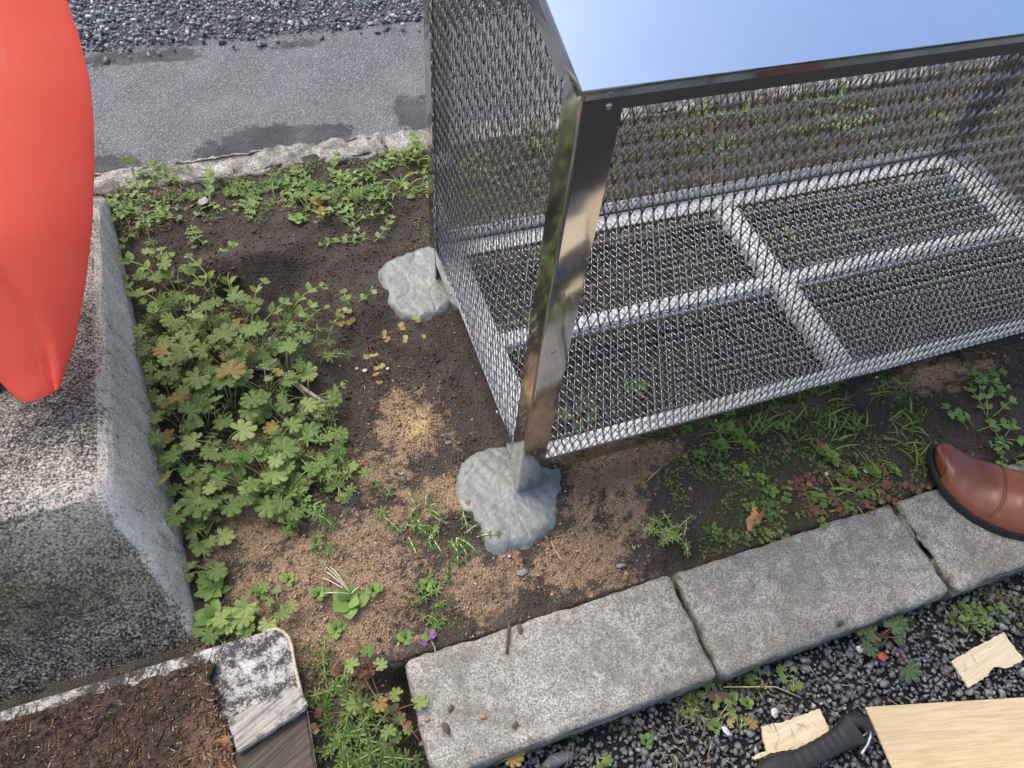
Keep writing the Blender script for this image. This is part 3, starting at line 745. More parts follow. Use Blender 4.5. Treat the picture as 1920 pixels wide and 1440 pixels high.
# ------------------------------------------------------------------ rubbish heap: mouldy panel, rotten chipboard, planks
def rounded_slab(name, pts, z0, z1, mat, bev=.002, sub=0):
    bm = bmesh.new(); vs_ = [bm.verts.new((x, y, z1)) for x, y in pts]; f = bm.faces.new(vs_)
    if f.normal.z < 0: f.normal_flip()
    bm.normal_update()
    if f.normal.z < 0: bmesh.ops.reverse_faces(bm, faces=[f])
    r = bmesh.ops.extrude_face_region(bm, geom=[f])
    for v in r['geom']:
        if isinstance(v, bmesh.types.BMVert): v.co.z = z0
    bmesh.ops.recalc_face_normals(bm, faces=bm.faces[:])
    if bev:
        ed = [e_ for e_ in bm.edges if len(e_.link_faces) == 2 and e_.calc_face_angle() > 1.]
        bmesh.ops.bevel(bm, geom=ed, offset=bev, segments=2, affect='EDGES')
    return bm
PANEL_Z = .024
outl = [(-0.946, -0.112), (-0.753, -0.112), (-0.592, -0.112)] + [(-0.417, -0.112), (-0.404, -0.113), (-0.395, -0.120), (-0.389, -0.131), (-0.387, -0.146)] + [(-0.387, -0.173), (-0.382, -0.242), (-0.383, -0.342), (-0.911, -0.322)]
pn = empty('panel_board', (-.55, -.30, 0))
bm = rounded_slab('p', [(x + .55, y + .30) for x, y in outl], .004, PANEL_Z, M['melamine'], .0015)
bm_obj('panel_sheet', bm, M['melamine'], pn)
# ribbed edge trim along the back and right edges
def tube(path, rad, seg=6, closed=False):
    vs_, fs = [], []; n = len(path); P = [Vector(p) for p in path]
    for k, p in enumerate(P):
        d = (P[min(k + 1, n - 1)] - P[max(k - 1, 0)]).normalized()
        s_ = d.cross(Vector((0, 0, 1)));  s_ = s_.normalized() if s_.length > 1e-4 else Vector((1, 0, 0)); t = s_.cross(d)
        r_ = rad[k] if isinstance(rad, (list, tuple)) else rad
        vs_ += [p + (s_ * math.cos(2 * math.pi * i / seg) + t * math.sin(2 * math.pi * i / seg)) * r_ for i in range(seg)]
    for k in range(n - 1):
        for i in range(seg): fs.append((k * seg + i, k * seg + (i + 1) % seg, (k + 1) * seg + (i + 1) % seg, (k + 1) * seg + i))
    fs.append(tuple(range(seg))[::-1]); fs.append(tuple((n - 1) * seg + i for i in range(seg)))
    return vs_, fs
tp = []
for a, b in zip(outl[3:10], outl[4:11]):
    k = max(2, int((Vector(a) - Vector(b)).length / .003))
    tp += [(a[0] + (b[0] - a[0]) * i / k + .55, a[1] + (b[1] - a[1]) * i / k + .30, PANEL_Z - .001) for i in range(k)]
v, f = tube(tp, [.0022 + .0006 * (i % 2) for i in range(len(tp))], 6)
mobj('edge_trim', v, f, M['twine'], pn, smooth=True)
tag(pn, 'mould-speckled white panel with rounded corner lying before the concrete block', 'panel')

def chipboard():
    P = [(-0.859, -0.130), (-0.650, -0.128), (-0.579, -0.131), (-0.493, -0.131), (-0.488, -0.142), (-0.493, -0.161), (-0.486, -0.181), (-0.492, -0.194), (-0.481, -0.214), (-0.478, -0.232), (-0.469, -0.246), (-0.476, -0.259), (-0.475, -0.283), (-0.484, -0.322), (-0.838, -0.298)]
    xs_ = [p[0] for p in P]; ys_ = [p[1] for p in P]
    g = .004; X, Y = np.meshgrid(np.arange(-.80, max(xs_) + g, g), np.arange(-.46, max(ys_) + g, g)); ny, nx = X.shape
    ok = in_poly(X + vnoise(X, Y, .008, 71) * .003, Y + vnoise(X, Y, .008, 72) * .003, P)
    Z = PANEL_Z + .012 + vnoise(X, Y, .05, 73) * .005 + vnoise(X, Y, .016, 74) * .004 + vnoise(X, Y, .006, 75) * .002
    idx = -np.ones(X.shape, int); vs_ = []
    for j in range(ny):
        for i in range(nx):
            if ok[j, i]: idx[j, i] = len(vs_); vs_.append((X[j, i], Y[j, i], Z[j, i]))
    T = []
    for x_, y_, z_ in vs_:
        q = .62 * max(0, (x_ + .575) / .095) * max(0, 1 - abs(y_ + .25) / .16)
        T.append(min(1, max(0, .10 + q + .20 * fbm(x_ * 30, y_ * 30, 3, 3) + .22 * fbm(x_ * 8, y_ * 8, 7, 2))))
    fs = [(idx[j, i], idx[j, i + 1], idx[j + 1, i + 1], idx[j + 1, i]) for j in range(ny - 1) for i in range(nx - 1) if min(idx[j, i], idx[j, i + 1], idx[j + 1, i + 1], idx[j + 1, i]) >= 0]
    e0 = empty('rotten_chipboard', (-.6, -.25, PANEL_Z))
    o = mobj('board', [(a + .6, b + .25, c - PANEL_Z) for a, b, c in vs_], fs, M['mulch'], e0, smooth=True, attrs={'tint': T})
    m = o.modifiers.new('thickness', 'SOLIDIFY'); m.thickness = .009; m.offset = -1
    # splinters and chips lifting from the surface, thicker along the torn edge
    Vs, Fs, TT = [], [], []
    r = random.Random(5)
    n = 0
    while n < 3200:
        q = r.choice(vs_); edge = q[0] > -.52
        if not edge and r.random() < .45: continue
        L = (r.uniform(.003, .009) if r.random() < .86 else r.uniform(.010, .026)) * (1.25 if edge else 1); w = r.uniform(.0003, .0010); a = r.gauss(0, .9) if not edge else r.gauss(-.3, .8)
        a = r.uniform(0, 6.28) if r.random() < .7 else a; d = Vector((math.cos(a), math.sin(a), r.uniform(-.2, .12))).normalized(); s_ = d.cross(Vector((0, 0, 1))).normalized() * w; t = s_.cross(d).normalized() * w * .5
        p = Vector((q[0] + .6, q[1] + .25, q[2] - PANEL_Z + .001)); k = len(Vs)
        Vs += [p - s_ - t, p + s_ - t, p + s_ + t, p - s_ + t, p + d * L - s_ * .4, p + d * L + s_ * .4]
        Fs += [(k, k + 1, k + 5), (k, k + 5, k + 4), (k + 2, k + 3, k + 4), (k + 2, k + 4, k + 5), (k + 1, k + 2, k + 5), (k, k + 4, k + 3)]
        warm = max(0, (q[0] + .62) / .14) * max(.2, 1 - abs(q[1] + .25) / .18)
        TT += [min(1, max(.02, .16 + .55 * warm * r.random() + r.gauss(.08, .28) + (.55 if r.random() < .12 else 0)))] * 6; n += 1
    c = big_mesh('splinter_layer', np.array([v[:] for v in Vs]), np.array(Fs), M['mulch'], e0, attrs={'tint': TT}); tag(c, kind='stuff')
    tag(e0, 'crumbling brown rotten chipboard with torn orange edge on the white panel', 'board')
chipboard()

def plank(name, pts, z0, z1, mat, label, seed=0, parts=0):
    c = (sum(p[0] for p in pts) / len(pts), sum(p[1] for p in pts) / len(pts))
    bm = rounded_slab(name, [(x - c[0], y - c[1]) for x, y in pts], 0, z1 - z0, mat, .0018)
    bmesh.ops.triangulate(bm, faces=bm.faces[:])
    for _ in range(3): 
        bmesh.ops.subdivide_edges(bm, edges=[e_ for e_ in bm.edges if e_.calc_length() > .012], cuts=1)
        bmesh.ops.triangulate(bm, faces=[f for f in bm.faces if len(f.verts) > 3])
    for v in bm.verts: v.co += Vector((fbm(v.co.x * 60, v.co.y * 60, seed, 2) * .0012, fbm(v.co.y * 60, v.co.x * 60, seed + 2, 2) * .0012, fbm(v.co.x * 25, v.co.y * 90, seed + 4, 2) * .0012))
    o = bm_obj(name, bm, mat); o.location = (c[0], c[1], z0); tag(o, label, 'plank'); return o
plank('weathered_plank', [(-0.476, -0.218), (-0.391, -0.202), (-0.383, -0.209), (-0.374, -0.231), (-0.380, -0.238), (-0.469, -0.262), (-0.471, -0.241)], PANEL_Z + .010, PANEL_Z + .024, M['greywood'], 'weathered grey plank with charred end beside torn chipboard', 1)
plank('rotten_plank', [(-0.476, -0.257), (-0.381, -0.234), (-0.381, -0.344), (-0.480, -0.322)], PANEL_Z - .003, PANEL_Z + .009, M['blackwood'], 'black rotten plank under the weathered grey plank', 2)

# ------------------------------------------------------------------ plywood board, offcuts, saw
def sheet(name, pts, z0, th, mat, label, cat, jag=0., seed=1, group=None):
    out = []
    r = random.Random(seed)
    for i in range(len(pts)):
        a = Vector(pts[i]); b = Vector(pts[(i + 1) % len(pts)]); L = (b - a).length; k = max(1, int(L / .004)) if jag else 1
        nrm = Vector((b - a).yx).normalized(); nrm.x *= -1
        for q in range(k): out.append(a + (b - a) * q / k + (nrm * r.uniform(-jag, jag) if 0 < q < k else Vector((0, 0))))
    c = sum(out, Vector((0, 0))) / len(out)
    bm = rounded_slab(name, [(p.x - c.x, p.y - c.y) for p in out], 0, th, mat, 0 if jag else .0006)
    bmesh.ops.triangulate(bm, faces=[f for f in bm.faces if len(f.verts) > 4])
    o = bm_obj(name, bm, mat); o.location = (c.x, c.y, z0); tag(o, label, cat, group); return o
GZ = -.0475
sheet('plywood_board', [(0.398, -0.470), (0.658, -0.540), (.93, -.74), (.36, -.74)], GZ, .004, M['plywood'], 'large pale oak veneer board lying on the dark gravel', 'board')
sheet('added_strip', [(.10, -.585), (.365, -.60), (.37, -.72), (.11, -.70)], GZ, .004, M['offcut'], 'short pale plywood strip added out of view for the post reflection', 'board')  # unseen strip, added to give the corner post a pale reflection
oc = sheet('plywood_offcut', [(0.231, -0.443), (0.255, -0.446), (0.268, -0.448), (0.300, -0.449), (0.329, -0.450), (0.327, -0.475), (0.326, -0.491), (0.287, -0.490), (0.226, -0.478), (0.198, -0.478), (0.197, -0.474), (0.222, -0.474), (0.225, -0.458)], GZ, .004, M['offcut'], 'jagged pale plywood offcut touching the black saw handle', 'offcut', .0011, 3)
oc = sheet('plywood_offcut', [(0.574, -0.457), (0.606, -0.454), (0.628, -0.451), (0.687, -0.447), (0.687, -0.466), (0.689, -0.492), (0.656, -0.494), (0.636, -0.486), (0.613, -0.494), (0.575, -0.498)], GZ, .004, M['offcut'], 'jagged plywood offcut alone on gravel near mossy kerb', 'offcut', .0011, 5)
oc.rotation_euler = (R(3), R(-2), 0)

def saw():
    root = empty('saw', (.30, -.52, -.055))
    path = [(.02, -.545), (.09, -.540), (.15, -.528), (0.211, -0.500), (0.254, -0.501), (0.302, -0.498), (0.340, -0.494), (0.359, -0.491)]
    P = [Vector((a, b)) for a, b in path]; pts = []
    for i in range(len(P) - 1):
        p0, a, b, p3 = P[max(i - 1, 0)], P[i], P[i + 1], P[min(i + 2, len(P) - 1)]
        for q in range(10):
            t = q / 10; pts.append(.5 * ((2 * a) + (b - p0) * t + (2 * p0 - 5 * a + 4 * b - p3) * t * t + (3 * a - p0 - 3 * b + p3) * t ** 3))
    pts.append(P[-1]); n = len(pts); seg = 18; vs_, fs = [], []
    for k, p in enumerate(pts):
        d = (pts[min(k + 1, n - 1)] - pts[max(k - 1, 0)]).normalized(); s_ = Vector((-d.y, d.x)); f = k / (n - 1)
        hw = .0185 + .003 * math.sin(f * 7) + (.004 * max(0, (f - .85) / .15)); hh = .0125
        rib = .0011 * (1 if (k % 3 == 0 and .55 < f < .85) else 0)
        if k == 0 or k == n - 1: hw *= .8; hh *= .8
        for i in range(seg):
            a = 2 * math.pi * i / seg; ca, sa = math.cos(a), math.sin(a)
            ca = math.copysign(abs(ca) ** .7, ca); sa = math.copysign(abs(sa) ** .7, sa)
            q = p + s_ * (hw - rib) * ca
            vs_.append((q.x - .30, q.y + .52, (hh - rib) * sa + .018))
    for k in range(n - 1):
        for i in range(seg): fs.append((k * seg + i, k * seg + (i + 1) % seg, (k + 1) * seg + (i + 1) % seg, (k + 1) * seg + i))
    fs.append(tuple(range(seg))[::-1]); fs.append(tuple((n - 1) * seg + i for i in range(seg)))
    mobj('handle_grip', vs_, fs, M['rubber'], root, smooth=True, sharp=60)
    # hooked butt: a loop round a lanyard hole
    hook = [(0.354, -0.479), (0.368, -0.481), (0.378, -0.489), (0.379, -0.500), (0.373, -0.509), (0.360, -0.516), (0.346, -0.521)]
    v, f = tube([(a - .30, b + .52, .018) for a, b in hook], [.010, .012, .011, .008, .0055, .0045, .003], 12)
    mobj('handle_hook', v, f, M['rubber'], root, smooth=True, sharp=60)
    ring = [(0.376, -0.500), (0.371, -0.507), (0.361, -0.514), (0.352, -0.518), (0.344, -0.522)]
    v, f = tube([(a - .30, b + .52, .027) for a, b in ring], .0021, 8); mobj('metal_loop', v, f, M['screw'], root, smooth=True)
    ring = [(0.352, -0.502), (0.361, -0.502), (0.373, -0.500)]
    v, f = tube([(a - .30, b + .52, .0275) for a, b in ring], .0012, 8); mobj('metal_rim', v, f, M['screw'], root, smooth=True)
    bl = [(-.30, -.028), (.02 - .30 + .01, -.030), (.02 - .30 + .01, -.012), (-.30, -.010), (-.55, -.035), (-.55, -.045)]
    bm = rounded_slab('b', bl, .012, .0135, M['steel'], 0); bm_obj('saw_blade', bm, M['steel'], root)
    tag(root, 'black ribbed rubber saw handle with metal loop lying on gravel', 'saw')
saw()

# ------------------------------------------------------------------ brown leather shoe
def shoe():
    O = Vector((.716, -.165)); ax = Vector((.74, -.67)).normalized(); sd_ = Vector((.67, .74)).normalized()
    root = empty('leather_shoe', (O.x, O.y, .0025))
    root.rotation_euler = (0, 0, math.atan2(ax.y, ax.x))
    # station s: low side, high side (camera side negative), top height
    ST = [(.000, .004, .030, .020), (.006, -.012, .042, .027), (.016, -.028, .0465, .0345), (.032, -.045, .0475, .0405), (.055, -.060, .0465, .0450), (.085, -.073, .0445, .0500), (.115, -.079, .0430, .0570),
          (.150, -.078, .0410, .0680), (.185, -.070, .0390, .0820), (.22, -.060, .0370, .0950), (.255, -.052, .0350, .1040), (.285, -.046, .0300, .1050), (.302, -.034, .0200, .1000), (.310, -.018, .0060, .0900)]
    s0 = np.array([q[0] for q in ST]); lo = np.array([q[1] for q in ST]); hi = np.array([q[2] for q in ST]); ht = np.array([q[3] for q in ST])
    S = np.concatenate([np.linspace(0, .06, 22)[:-1], np.linspace(.06, .31, 50)]); seg = 26
    spring = lambda s: .016 * max(0, 1 - s / .085) ** 1.8
    # sole with welt: two layers
    def outline(grow, shrink_in=0):
        L = [(s - (grow if s < .001 else 0), float(np.interp(s, s0, lo)) - grow) for s in S]; Rr = [(s - (grow if s < .001 else 0), float(np.interp(s, s0, hi)) + grow) for s in S]
        return L + Rr[::-1]
    def layer(name, grow, z0, z1, mat):
        ol = outline(grow); n = len(ol); vs_ = []
        for zz in (z0, z1): vs_ += [(s, t, zz + spring(max(s, 0))) for s, t in ol]
        fs = [(i, (i + 1) % n, n + (i + 1) % n, n + i) for i in range(n)]
        m = len(S)
        for b in (0, n): fs += [(b + i, b + i + 1, b + n - 2 - i, b + n - 1 - i) for i in range(m - 1)]
        o = mobj(name, vs_, fs, mat, root, smooth=True, sharp=35)
        bm = bmesh.new(); bm.from_mesh(o.data); bmesh.ops.recalc_face_normals(bm, faces=bm.faces[:]); bm.to_mesh(o.data); bm.free()
        md = o.modifiers.new('b', 'BEVEL'); md.width = .0012; md.segments = 2; md.limit_method = 'ANGLE'
    layer('sole', .0015, 0, .009, M['sole']); layer('welt', .0005, .0095, .0135, M['sole'])
    bm = rounded_slab('h', [(.225, -.058), (.305, -.034), (.312, -.012), (.305, .020), (.225, .036)], -.001, .0, M['sole'], 0); bm.free()
    vs_, fs, cr = [], [], []
    creases = ((.118, .0016), (.127, .0013), (.141, .0014), (.152, .0009))
    for s in S:
        l, h_, z = float(np.interp(s, s0, lo)) + .004, float(np.interp(s, s0, hi)) - .004, float(np.interp(s, s0, ht))
        c, hw = (l + h_) / 2, (h_ - l) / 2; zb_ = .0135 + spring(s); H2 = max(.004, z - .0135 + spring(s) * .6)
        for i in range(seg):
            a = math.pi * i / (seg - 1); ca, sa = math.cos(a), math.sin(a)
            pw = .62 if s < .15 else .75
            t = c + hw * math.copysign(abs(ca) ** pw, ca) * (1 - .12 * sa ** 3) + .006 * sa * (s / .3)
            zz = zb_ + H2 * sa ** .80
            if s < .30:
                for cs, cd in creases:
                    w_ = s + .10 * (t + .018) ** 2 * 10 * .3
                    zz -= cd * math.exp(-((w_ - cs) / .0026) ** 2) * sa
                zz += .0012 * math.exp(-((s - .102) / .004) ** 2) * sa       # cap edge
            vs_.append((s + .006 * (1 - sa) * (1 if s < .02 else 0), t, zz)); cr.append(max(0, sa ** 2 * (1 if s < .10 else .45)))
    m = len(S)
    for k in range(m - 1):
        for i in range(seg - 1): fs.append((k * seg + i, (k + 1) * seg + i, (k + 1) * seg + i + 1, k * seg + i + 1))
    fs.append(tuple(range(seg))); fs.append(tuple((m - 1) * seg + i for i in range(seg))[::-1])
    o = mobj('upper', vs_, fs, M['leather'], root, smooth=True, attrs={'crown': cr})
    # stitched seams: toe cap (two rows) and facing
    def seam(sfun, name):
        pth = []
        for i in range(1, seg - 1):
            a = math.pi * i / (seg - 1); sa, ca = math.sin(a), math.cos(a); s = sfun(a)
            l, h_, z = float(np.interp(s, s0, lo)) + .004, float(np.interp(s, s0, hi)) - .004, float(np.interp(s, s0, ht))
            c, hw = (l + h_) / 2, (h_ - l) / 2; pw = .62 if s < .15 else .75
            t = c + hw * math.copysign(abs(ca) ** pw, ca) * (1 - .12 * sa ** 3) + .006 * sa * (s / .3)
            pth.append(Vector((s, t, .0135 + spring(s) + max(.004, z - .0135 + spring(s) * .6) * sa ** .80 + .0006)))
        n = 3; fine = []
        for a, b in zip(pth, pth[1:]): fine += [a.lerp(b, q / n) for q in range(n)]
        v, f = tube(fine, [.0006 if k % 2 else .00035 for k in range(len(fine))], 5)
        mobj(name, v, f, M['stitch'], o)
    for d in (0, .0035): seam(lambda a, d=d: .104 + d + .010 * (1 - math.sin(a)) * -1 + .004, 'toe_cap_stitching')
    for d in (0, .004, .008): seam(lambda a, d=d: .168 + d - .020 * (1 - abs(math.cos(a))) + .03 * abs(math.cos(a)), 'facing_stitching')
    v, f = [], []
    # opening: dark lining collar
    col_ = []
    for i in range(28):
        a = 2 * math.pi * i / 28; s = .255 + .045 * math.cos(a); col_.append((s, -.010 + .026 * math.sin(a), .103 + .004 * math.cos(a)))
    v, f = tube(col_ + col_[:1], .004, 8); mobj('collar', v, f, M['leather'], root, smooth=True, attrs=None)
    vs_ = [(x, y, z - .001) for x, y, z in col_]; mobj('shoe_lining', vs_, [tuple(range(28))], M['sole'], root)
    tag(root, 'brown leather lace-up shoe with stitched toe cap stepping on the kerb', 'shoe')
shoe()

# ------------------------------------------------------------------ plants
def leaf_geranium(seed, mat, lobes=7):
    r = random.Random(seed); prof = [(-1, .52), (-.86, .72), (-.74, .90), (-.56, .85), (-.40, .99), (-.18, .92), (0, 1.), (.18, .92), (.40, .99), (.56, .85), (.74, .90), (.86, .72)]
    span = R(292); V = [(0, 0, 0)]; mid, out = [], []
    for k in range(lobes):
        c = -span / 2 + span * (k + .5) / lobes; sc = (1 - .22 * abs(2 * (k + .5) / lobes - 1)) * r.uniform(.9, 1.05)
        lift = r.uniform(-.08, .10)
        for ph, rr in prof + ([(1, .52)] if k == lobes - 1 else []):
            th = c + ph * span / lobes / 2; rad = rr * sc
            z = .10 * rad * rad - .10 * abs(ph) * rad + lift * rad * rad
            mid.append((math.sin(th) * rad * .5, math.cos(th) * rad * .5, z * .3 + .02 * (1 - abs(ph)))); out.append((math.sin(th) * rad, math.cos(th) * rad, z))
    n = len(out); V += mid + out; F = [(0, 1 + i, 2 + i) for i in range(n - 1)] + [(1 + i, 1 + n + i, 2 + n + i, 2 + i) for i in range(n - 1)]
    return mesh_data('geranium_leaf', [(x, y, z) for x, y, z in V], [f[::-1] for f in F], M[mat], smooth=True)

def leaf_ovate(seed, mat, w=.34, tip=1.0, fold=.22, bend=.25):
    r = random.Random(seed); n = 8; V, F = [], []
    for i in range(n + 1):
        t = i / n; ww = w * (math.sin(math.pi * t ** (.78 * tip)) ** .85 if 0 < t < 1 else 0.02) * r.uniform(.95, 1.05); z = bend * (t * .6 - t * t)
        V += [(-ww, t, z + fold * ww), (-ww * .5, t, z + fold * ww * .35), (0, t, z), (ww * .5, t, z + fold * ww * .35), (ww, t, z + fold * ww)]
    for i in range(n):
        for k in range(4): a = i * 5 + k; F.append((a, a + 1, a + 6, a + 5))
    return mesh_data('ovate_leaf', V, F, M[mat], smooth=True)

def leaf_whorl(seed, mat, k=7):
    r = random.Random(seed); V, F = [], []
    for q in range(k):
        a = 2 * math.pi * q / k + r.uniform(-.15, .15); L = r.uniform(.75, 1.05); up = r.uniform(.1, .45); b = len(V)
        d = Vector((math.sin(a), math.cos(a), up)); s_ = Vector((math.cos(a), -math.sin(a), 0)) 
        for t, w in ((0, .03), (.3, .10), (.65, .13), (.88, .09), (1, .005)):
            p = d * (t * L) - Vector((0, 0, .25 * t * t)); V += [tuple(p - s_ * w), tuple(p + s_ * w)]
        for i in range(4): F.append((b + i * 2, b + i * 2 + 1, b + i * 2 + 3, b + i * 2 + 2))
    return mesh_data('leaf_whorl', V, F, M[mat], smooth=True)

def leaf_blade(seed, mat, w=.035, bend=.5):
    r = random.Random(seed); V, F = [], []; tw = r.uniform(-.3, .3)
    for i in range(8):
        t = i / 7; ww = w * (1 - t ** 2.2) + .002; x = tw * t * t * .3
        V += [(x - ww, t * (1 - .12 * bend * t), bend * (.55 * t - .75 * t * t) + ww * .5), (x, t * (1 - .12 * bend * t), bend * (.55 * t - .75 * t * t)), (x + ww, t * (1 - .12 * bend * t), bend * (.55 * t - .75 * t * t) + ww * .5)]
    for i in range(7):
        for k in range(2): a = i * 3 + k; F.append((a, a + 1, a + 4, a + 3))
    return mesh_data('grass_blade', V, F, M[mat], smooth=True)

def leaf_frond(seed, mat, pairs=5):
    r = random.Random(seed); V, F = [], []
    def lob(p, a, L, w):
        d = Vector((math.sin(a), math.cos(a), .1)); s_ = Vector((math.cos(a), -math.sin(a), 0)); b = len(V)
        for t, q in ((0, .25), (.45, 1.), (.8, .8), (1, .1)): c = p + d * L * t; V.extend([tuple(c - s_ * w * q), tuple(c + s_ * w * q)])
        for i in range(3): F.append((b + i * 2, b + i * 2 + 1, b + i * 2 + 3, b + i * 2 + 2))
    for i in range(pairs):
        t = .3 + .55 * i / (pairs - 1); p = Vector((0, t, .22 * t - .25 * t * t))
        for s_ in (-1, 1):
            L = .30 * (1 - .55 * (t - .3)) * r.uniform(.85, 1.1)
            lob(p, s_ * r.uniform(.8, 1.1), L, .055); lob(p + Vector((s_ * L * .35, L * .3, .01)), s_ * .35, L * .55, .045)
    lob(Vector((0, .85, .01)), 0, .22, .07)
    b = len(V); V.extend([(-.012, 0, 0), (.012, 0, 0), (-.01, .9, -.005), (.01, .9, -.005)]); F.append((b, b + 1, b + 3, b + 2))
    return mesh_data('frond_leaf', V, F, M[mat], smooth=True)

LV = {}
def leaves(kind, mat):
    if (kind, mat) not in LV:
        fn = dict(ger=leaf_geranium, whorl=leaf_whorl, frond=leaf_frond, blade=leaf_blade).get(kind)
        if kind == 'ovate': LV[kind, mat] = [leaf_ovate(s, mat, w) for s, w in ((1, .30), (2, .36), (3, .33))]
        elif kind == 'round': LV[kind, mat] = [leaf_ovate(s, mat, w, 1.15, .12, .18) for s, w in ((4, .46), (5, .50))]
        elif kind == 'narrow': LV[kind, mat] = [leaf_ovate(s, mat, w, .9) for s, w in ((6, .15), (7, .19))]
        elif kind == 'blade': LV[kind, mat] = [leaf_blade(s, mat, w, b) for s, w, b in ((1, .035, .4), (2, .05, .8), (3, .03, 1.0))]
        else: LV[kind, mat] = [fn(s, mat) for s in (11, 12, 13)]
    return LV[kind, mat]

def put_leaf(root, me, p, d, nrm, size, name='leaf'):
    o = bpy.data.objects.new(name, me); C.objects.link(o); o.parent = root
    d = Vector(d); d = d.normalized() if d.length > 1e-5 else Vector((1, 0, 0))
    n = Vector(nrm); x = d.cross(n); x = x.normalized() if x.length > 1e-4 else Vector((1, 0, 0)); n = x.cross(d)
    m = Matrix((x, d, n)).transposed().to_4x4() @ Matrix.Scale(size, 4); m.translation = Vector(p); o.matrix_local = m
    return o

def arc(a, b, sag, n=6):
    a, b = Vector(a), Vector(b); out = []
    for i in range(n + 1):
        t = i / n; p = a.lerp(b, t); p.z += sag * 4 * t * (1 - t); out.append(p)
    return out

class Stems:
    def __init__(s): s.v, s.f = [], []
    def add(s, path, r0, r1=None, seg=4):
        r1 = r0 if r1 is None else r1; n = len(path); v, f = tube(path, [r0 + (r1 - r0) * i / (n - 1) for i in range(n)], seg); k = len(s.v)
        s.v += v; s.f += [tuple(i + k for i in q) for q in f]
    def done(s, root, mat): 
        if s.v: mobj('stem', s.v, s.f, M[mat], root, smooth=True)

def root_at(name, x, y, label, cat, group, dz=0.):
    r = empty(name, (x, y, hz(x, y) + dz if -.2 < y or x < -.26 else -.055 + dz)); tag(r, label, cat, group); return r

def geranium(x, y, label, group, n=10, spread=.07, h=.05, size=.017, seed=0, mat='ger', stem='stem', yellow=.12, dirb=None, name='geranium_weed', hvar=.5):
    r = random.Random(seed * 31 + int(x * 1e4)); g = root_at(name, x, y, label, 'weed', group); st = Stems()
    for i in range(n):
        a = r.uniform(0, 2 * math.pi) if dirb is None else r.gauss(dirb[0], dirb[1]); q = spread * math.sqrt(r.uniform(.08, 1)); H = h * r.uniform(1 - hvar, 1 + hvar * .6)
        tip = Vector((math.cos(a) * q, math.sin(a) * q, H)); b0 = Vector((r.gauss(0, .004), r.gauss(0, .004), -.003))
        st.add(arc(b0, tip, H * .25 + .004), .0011, .0007)
        nrm = Vector((math.cos(a) * .35 + r.gauss(0, .3), math.sin(a) * .35 + r.gauss(0, .3), 1)); d = Vector((math.cos(a), math.sin(a), -.1))
        mm = 'ger2' if r.random() < yellow else mat
        put_leaf(g, r.choice(leaves('ger', mm)), tip, d, nrm, size * r.choice((.55, .8, 1.0, 1.15, 1.35)))
    st.done(g, stem); return g

def sprawl(x, y, label, group, n=4, L=.09, lk='ovate', mat='chick', lsz=.016, gap=.016, h=.03, seed=0, stem='stem', dirb=None, name='leafy_weed', flowers=None, pairs=2, cat='weed', thick=.0011):
    r = random.Random(seed * 17 + int(x * 1e4)); g = root_at(name, x, y, label, cat, group); st = Stems()
    for i in range(n):
        a = r.uniform(0, 2 * math.pi) if dirb is None else r.gauss(*dirb); l = L * r.uniform(.6, 1.2); H = h * r.uniform(.5, 1.3)
        path = []; p = Vector((r.gauss(0, .005), r.gauss(0, .005), -.002)); k = max(4, int(l / .008)); aa = a
        for q in range(k + 1):
            t = q / k; path.append(p.copy()); aa += r.gauss(0, .12); up = H / l * (1.6 - 2.0 * t)
            p = p + Vector((math.cos(aa), math.sin(aa), up)) * (l / k)
        st.add(path, thick, thick * .6); dist = 0
        m = max(2, int(l / gap))
        for q in range(1, m + 1):
            f = q / m * (len(path) - 1); i0 = min(int(f), len(path) - 2); c = path[i0].lerp(path[i0 + 1], f - i0); d = (path[i0 + 1] - path[i0]).normalized()
            sz = lsz * r.uniform(.7, 1.2) * (1 if q < m else .75)
            if lk == 'whorl': put_leaf(g, r.choice(leaves('whorl', mat)), c, d.cross(Vector((0, 0, 1))) + Vector((.01, 0, 0)), d + Vector((0, 0, .9)), sz, 'leaf_whorl')
            else:
                s_ = d.cross(Vector((0, 0, 1))).normalized(); tw = r.uniform(0, math.pi) if pairs == 2 else 0
                for sg in (-1, 1) + ((0,) if q == m else ()):
                    dd = (s_ * sg * abs(math.cos(tw * .4)) + d * (.55 if sg else 1) + Vector((0, 0, r.uniform(.0, .5))))
                    put_leaf(g, r.choice(leaves(lk, mat)), c, dd, Vector((r.gauss(0, .25), r.gauss(0, .25), 1)), sz)
        if flowers and r.random() < flowers[1]:
            put_flower(g, path[-1] + Vector((0, 0, .004)), flowers[0], r)
    st.done(g, stem); return g

def put_flower(g, p, mat, r, k=5, s=.007):
    for q in range(k):
        a = 2 * math.pi * q / k + r.random(); put_leaf(g, leaf_mesh_petal(mat), p, Vector((math.cos(a), math.sin(a), r.uniform(.3, 1.0))), Vector((0, 0, 1)), s, 'petal')
_pet = {}
def leaf_mesh_petal(mat):
    if mat not in _pet: _pet[mat] = leaf_ovate(21, mat, .28, 1.2, .1, .2)
    return _pet[mat]

def grass(x, y, label, group, n=12, L=.06, seed=0, mat='grass', spread=.012, name='grass_tuft', lean=.9):
    r = random.Random(seed * 13 + int(x * 1e4)); g = root_at(name, x, y, label, 'grass', group)
    for i in range(n):
        a = r.uniform(0, 2 * math.pi); u = r.uniform(.25, 1.) / lean
        put_leaf(g, r.choice(leaves('blade', mat)), (r.gauss(0, spread), r.gauss(0, spread), -.002), Vector((math.cos(a), math.sin(a), u)), Vector((-math.cos(a) * u, -math.sin(a) * u, 1)), L * r.uniform(.5, 1.15), 'blade')
    return g

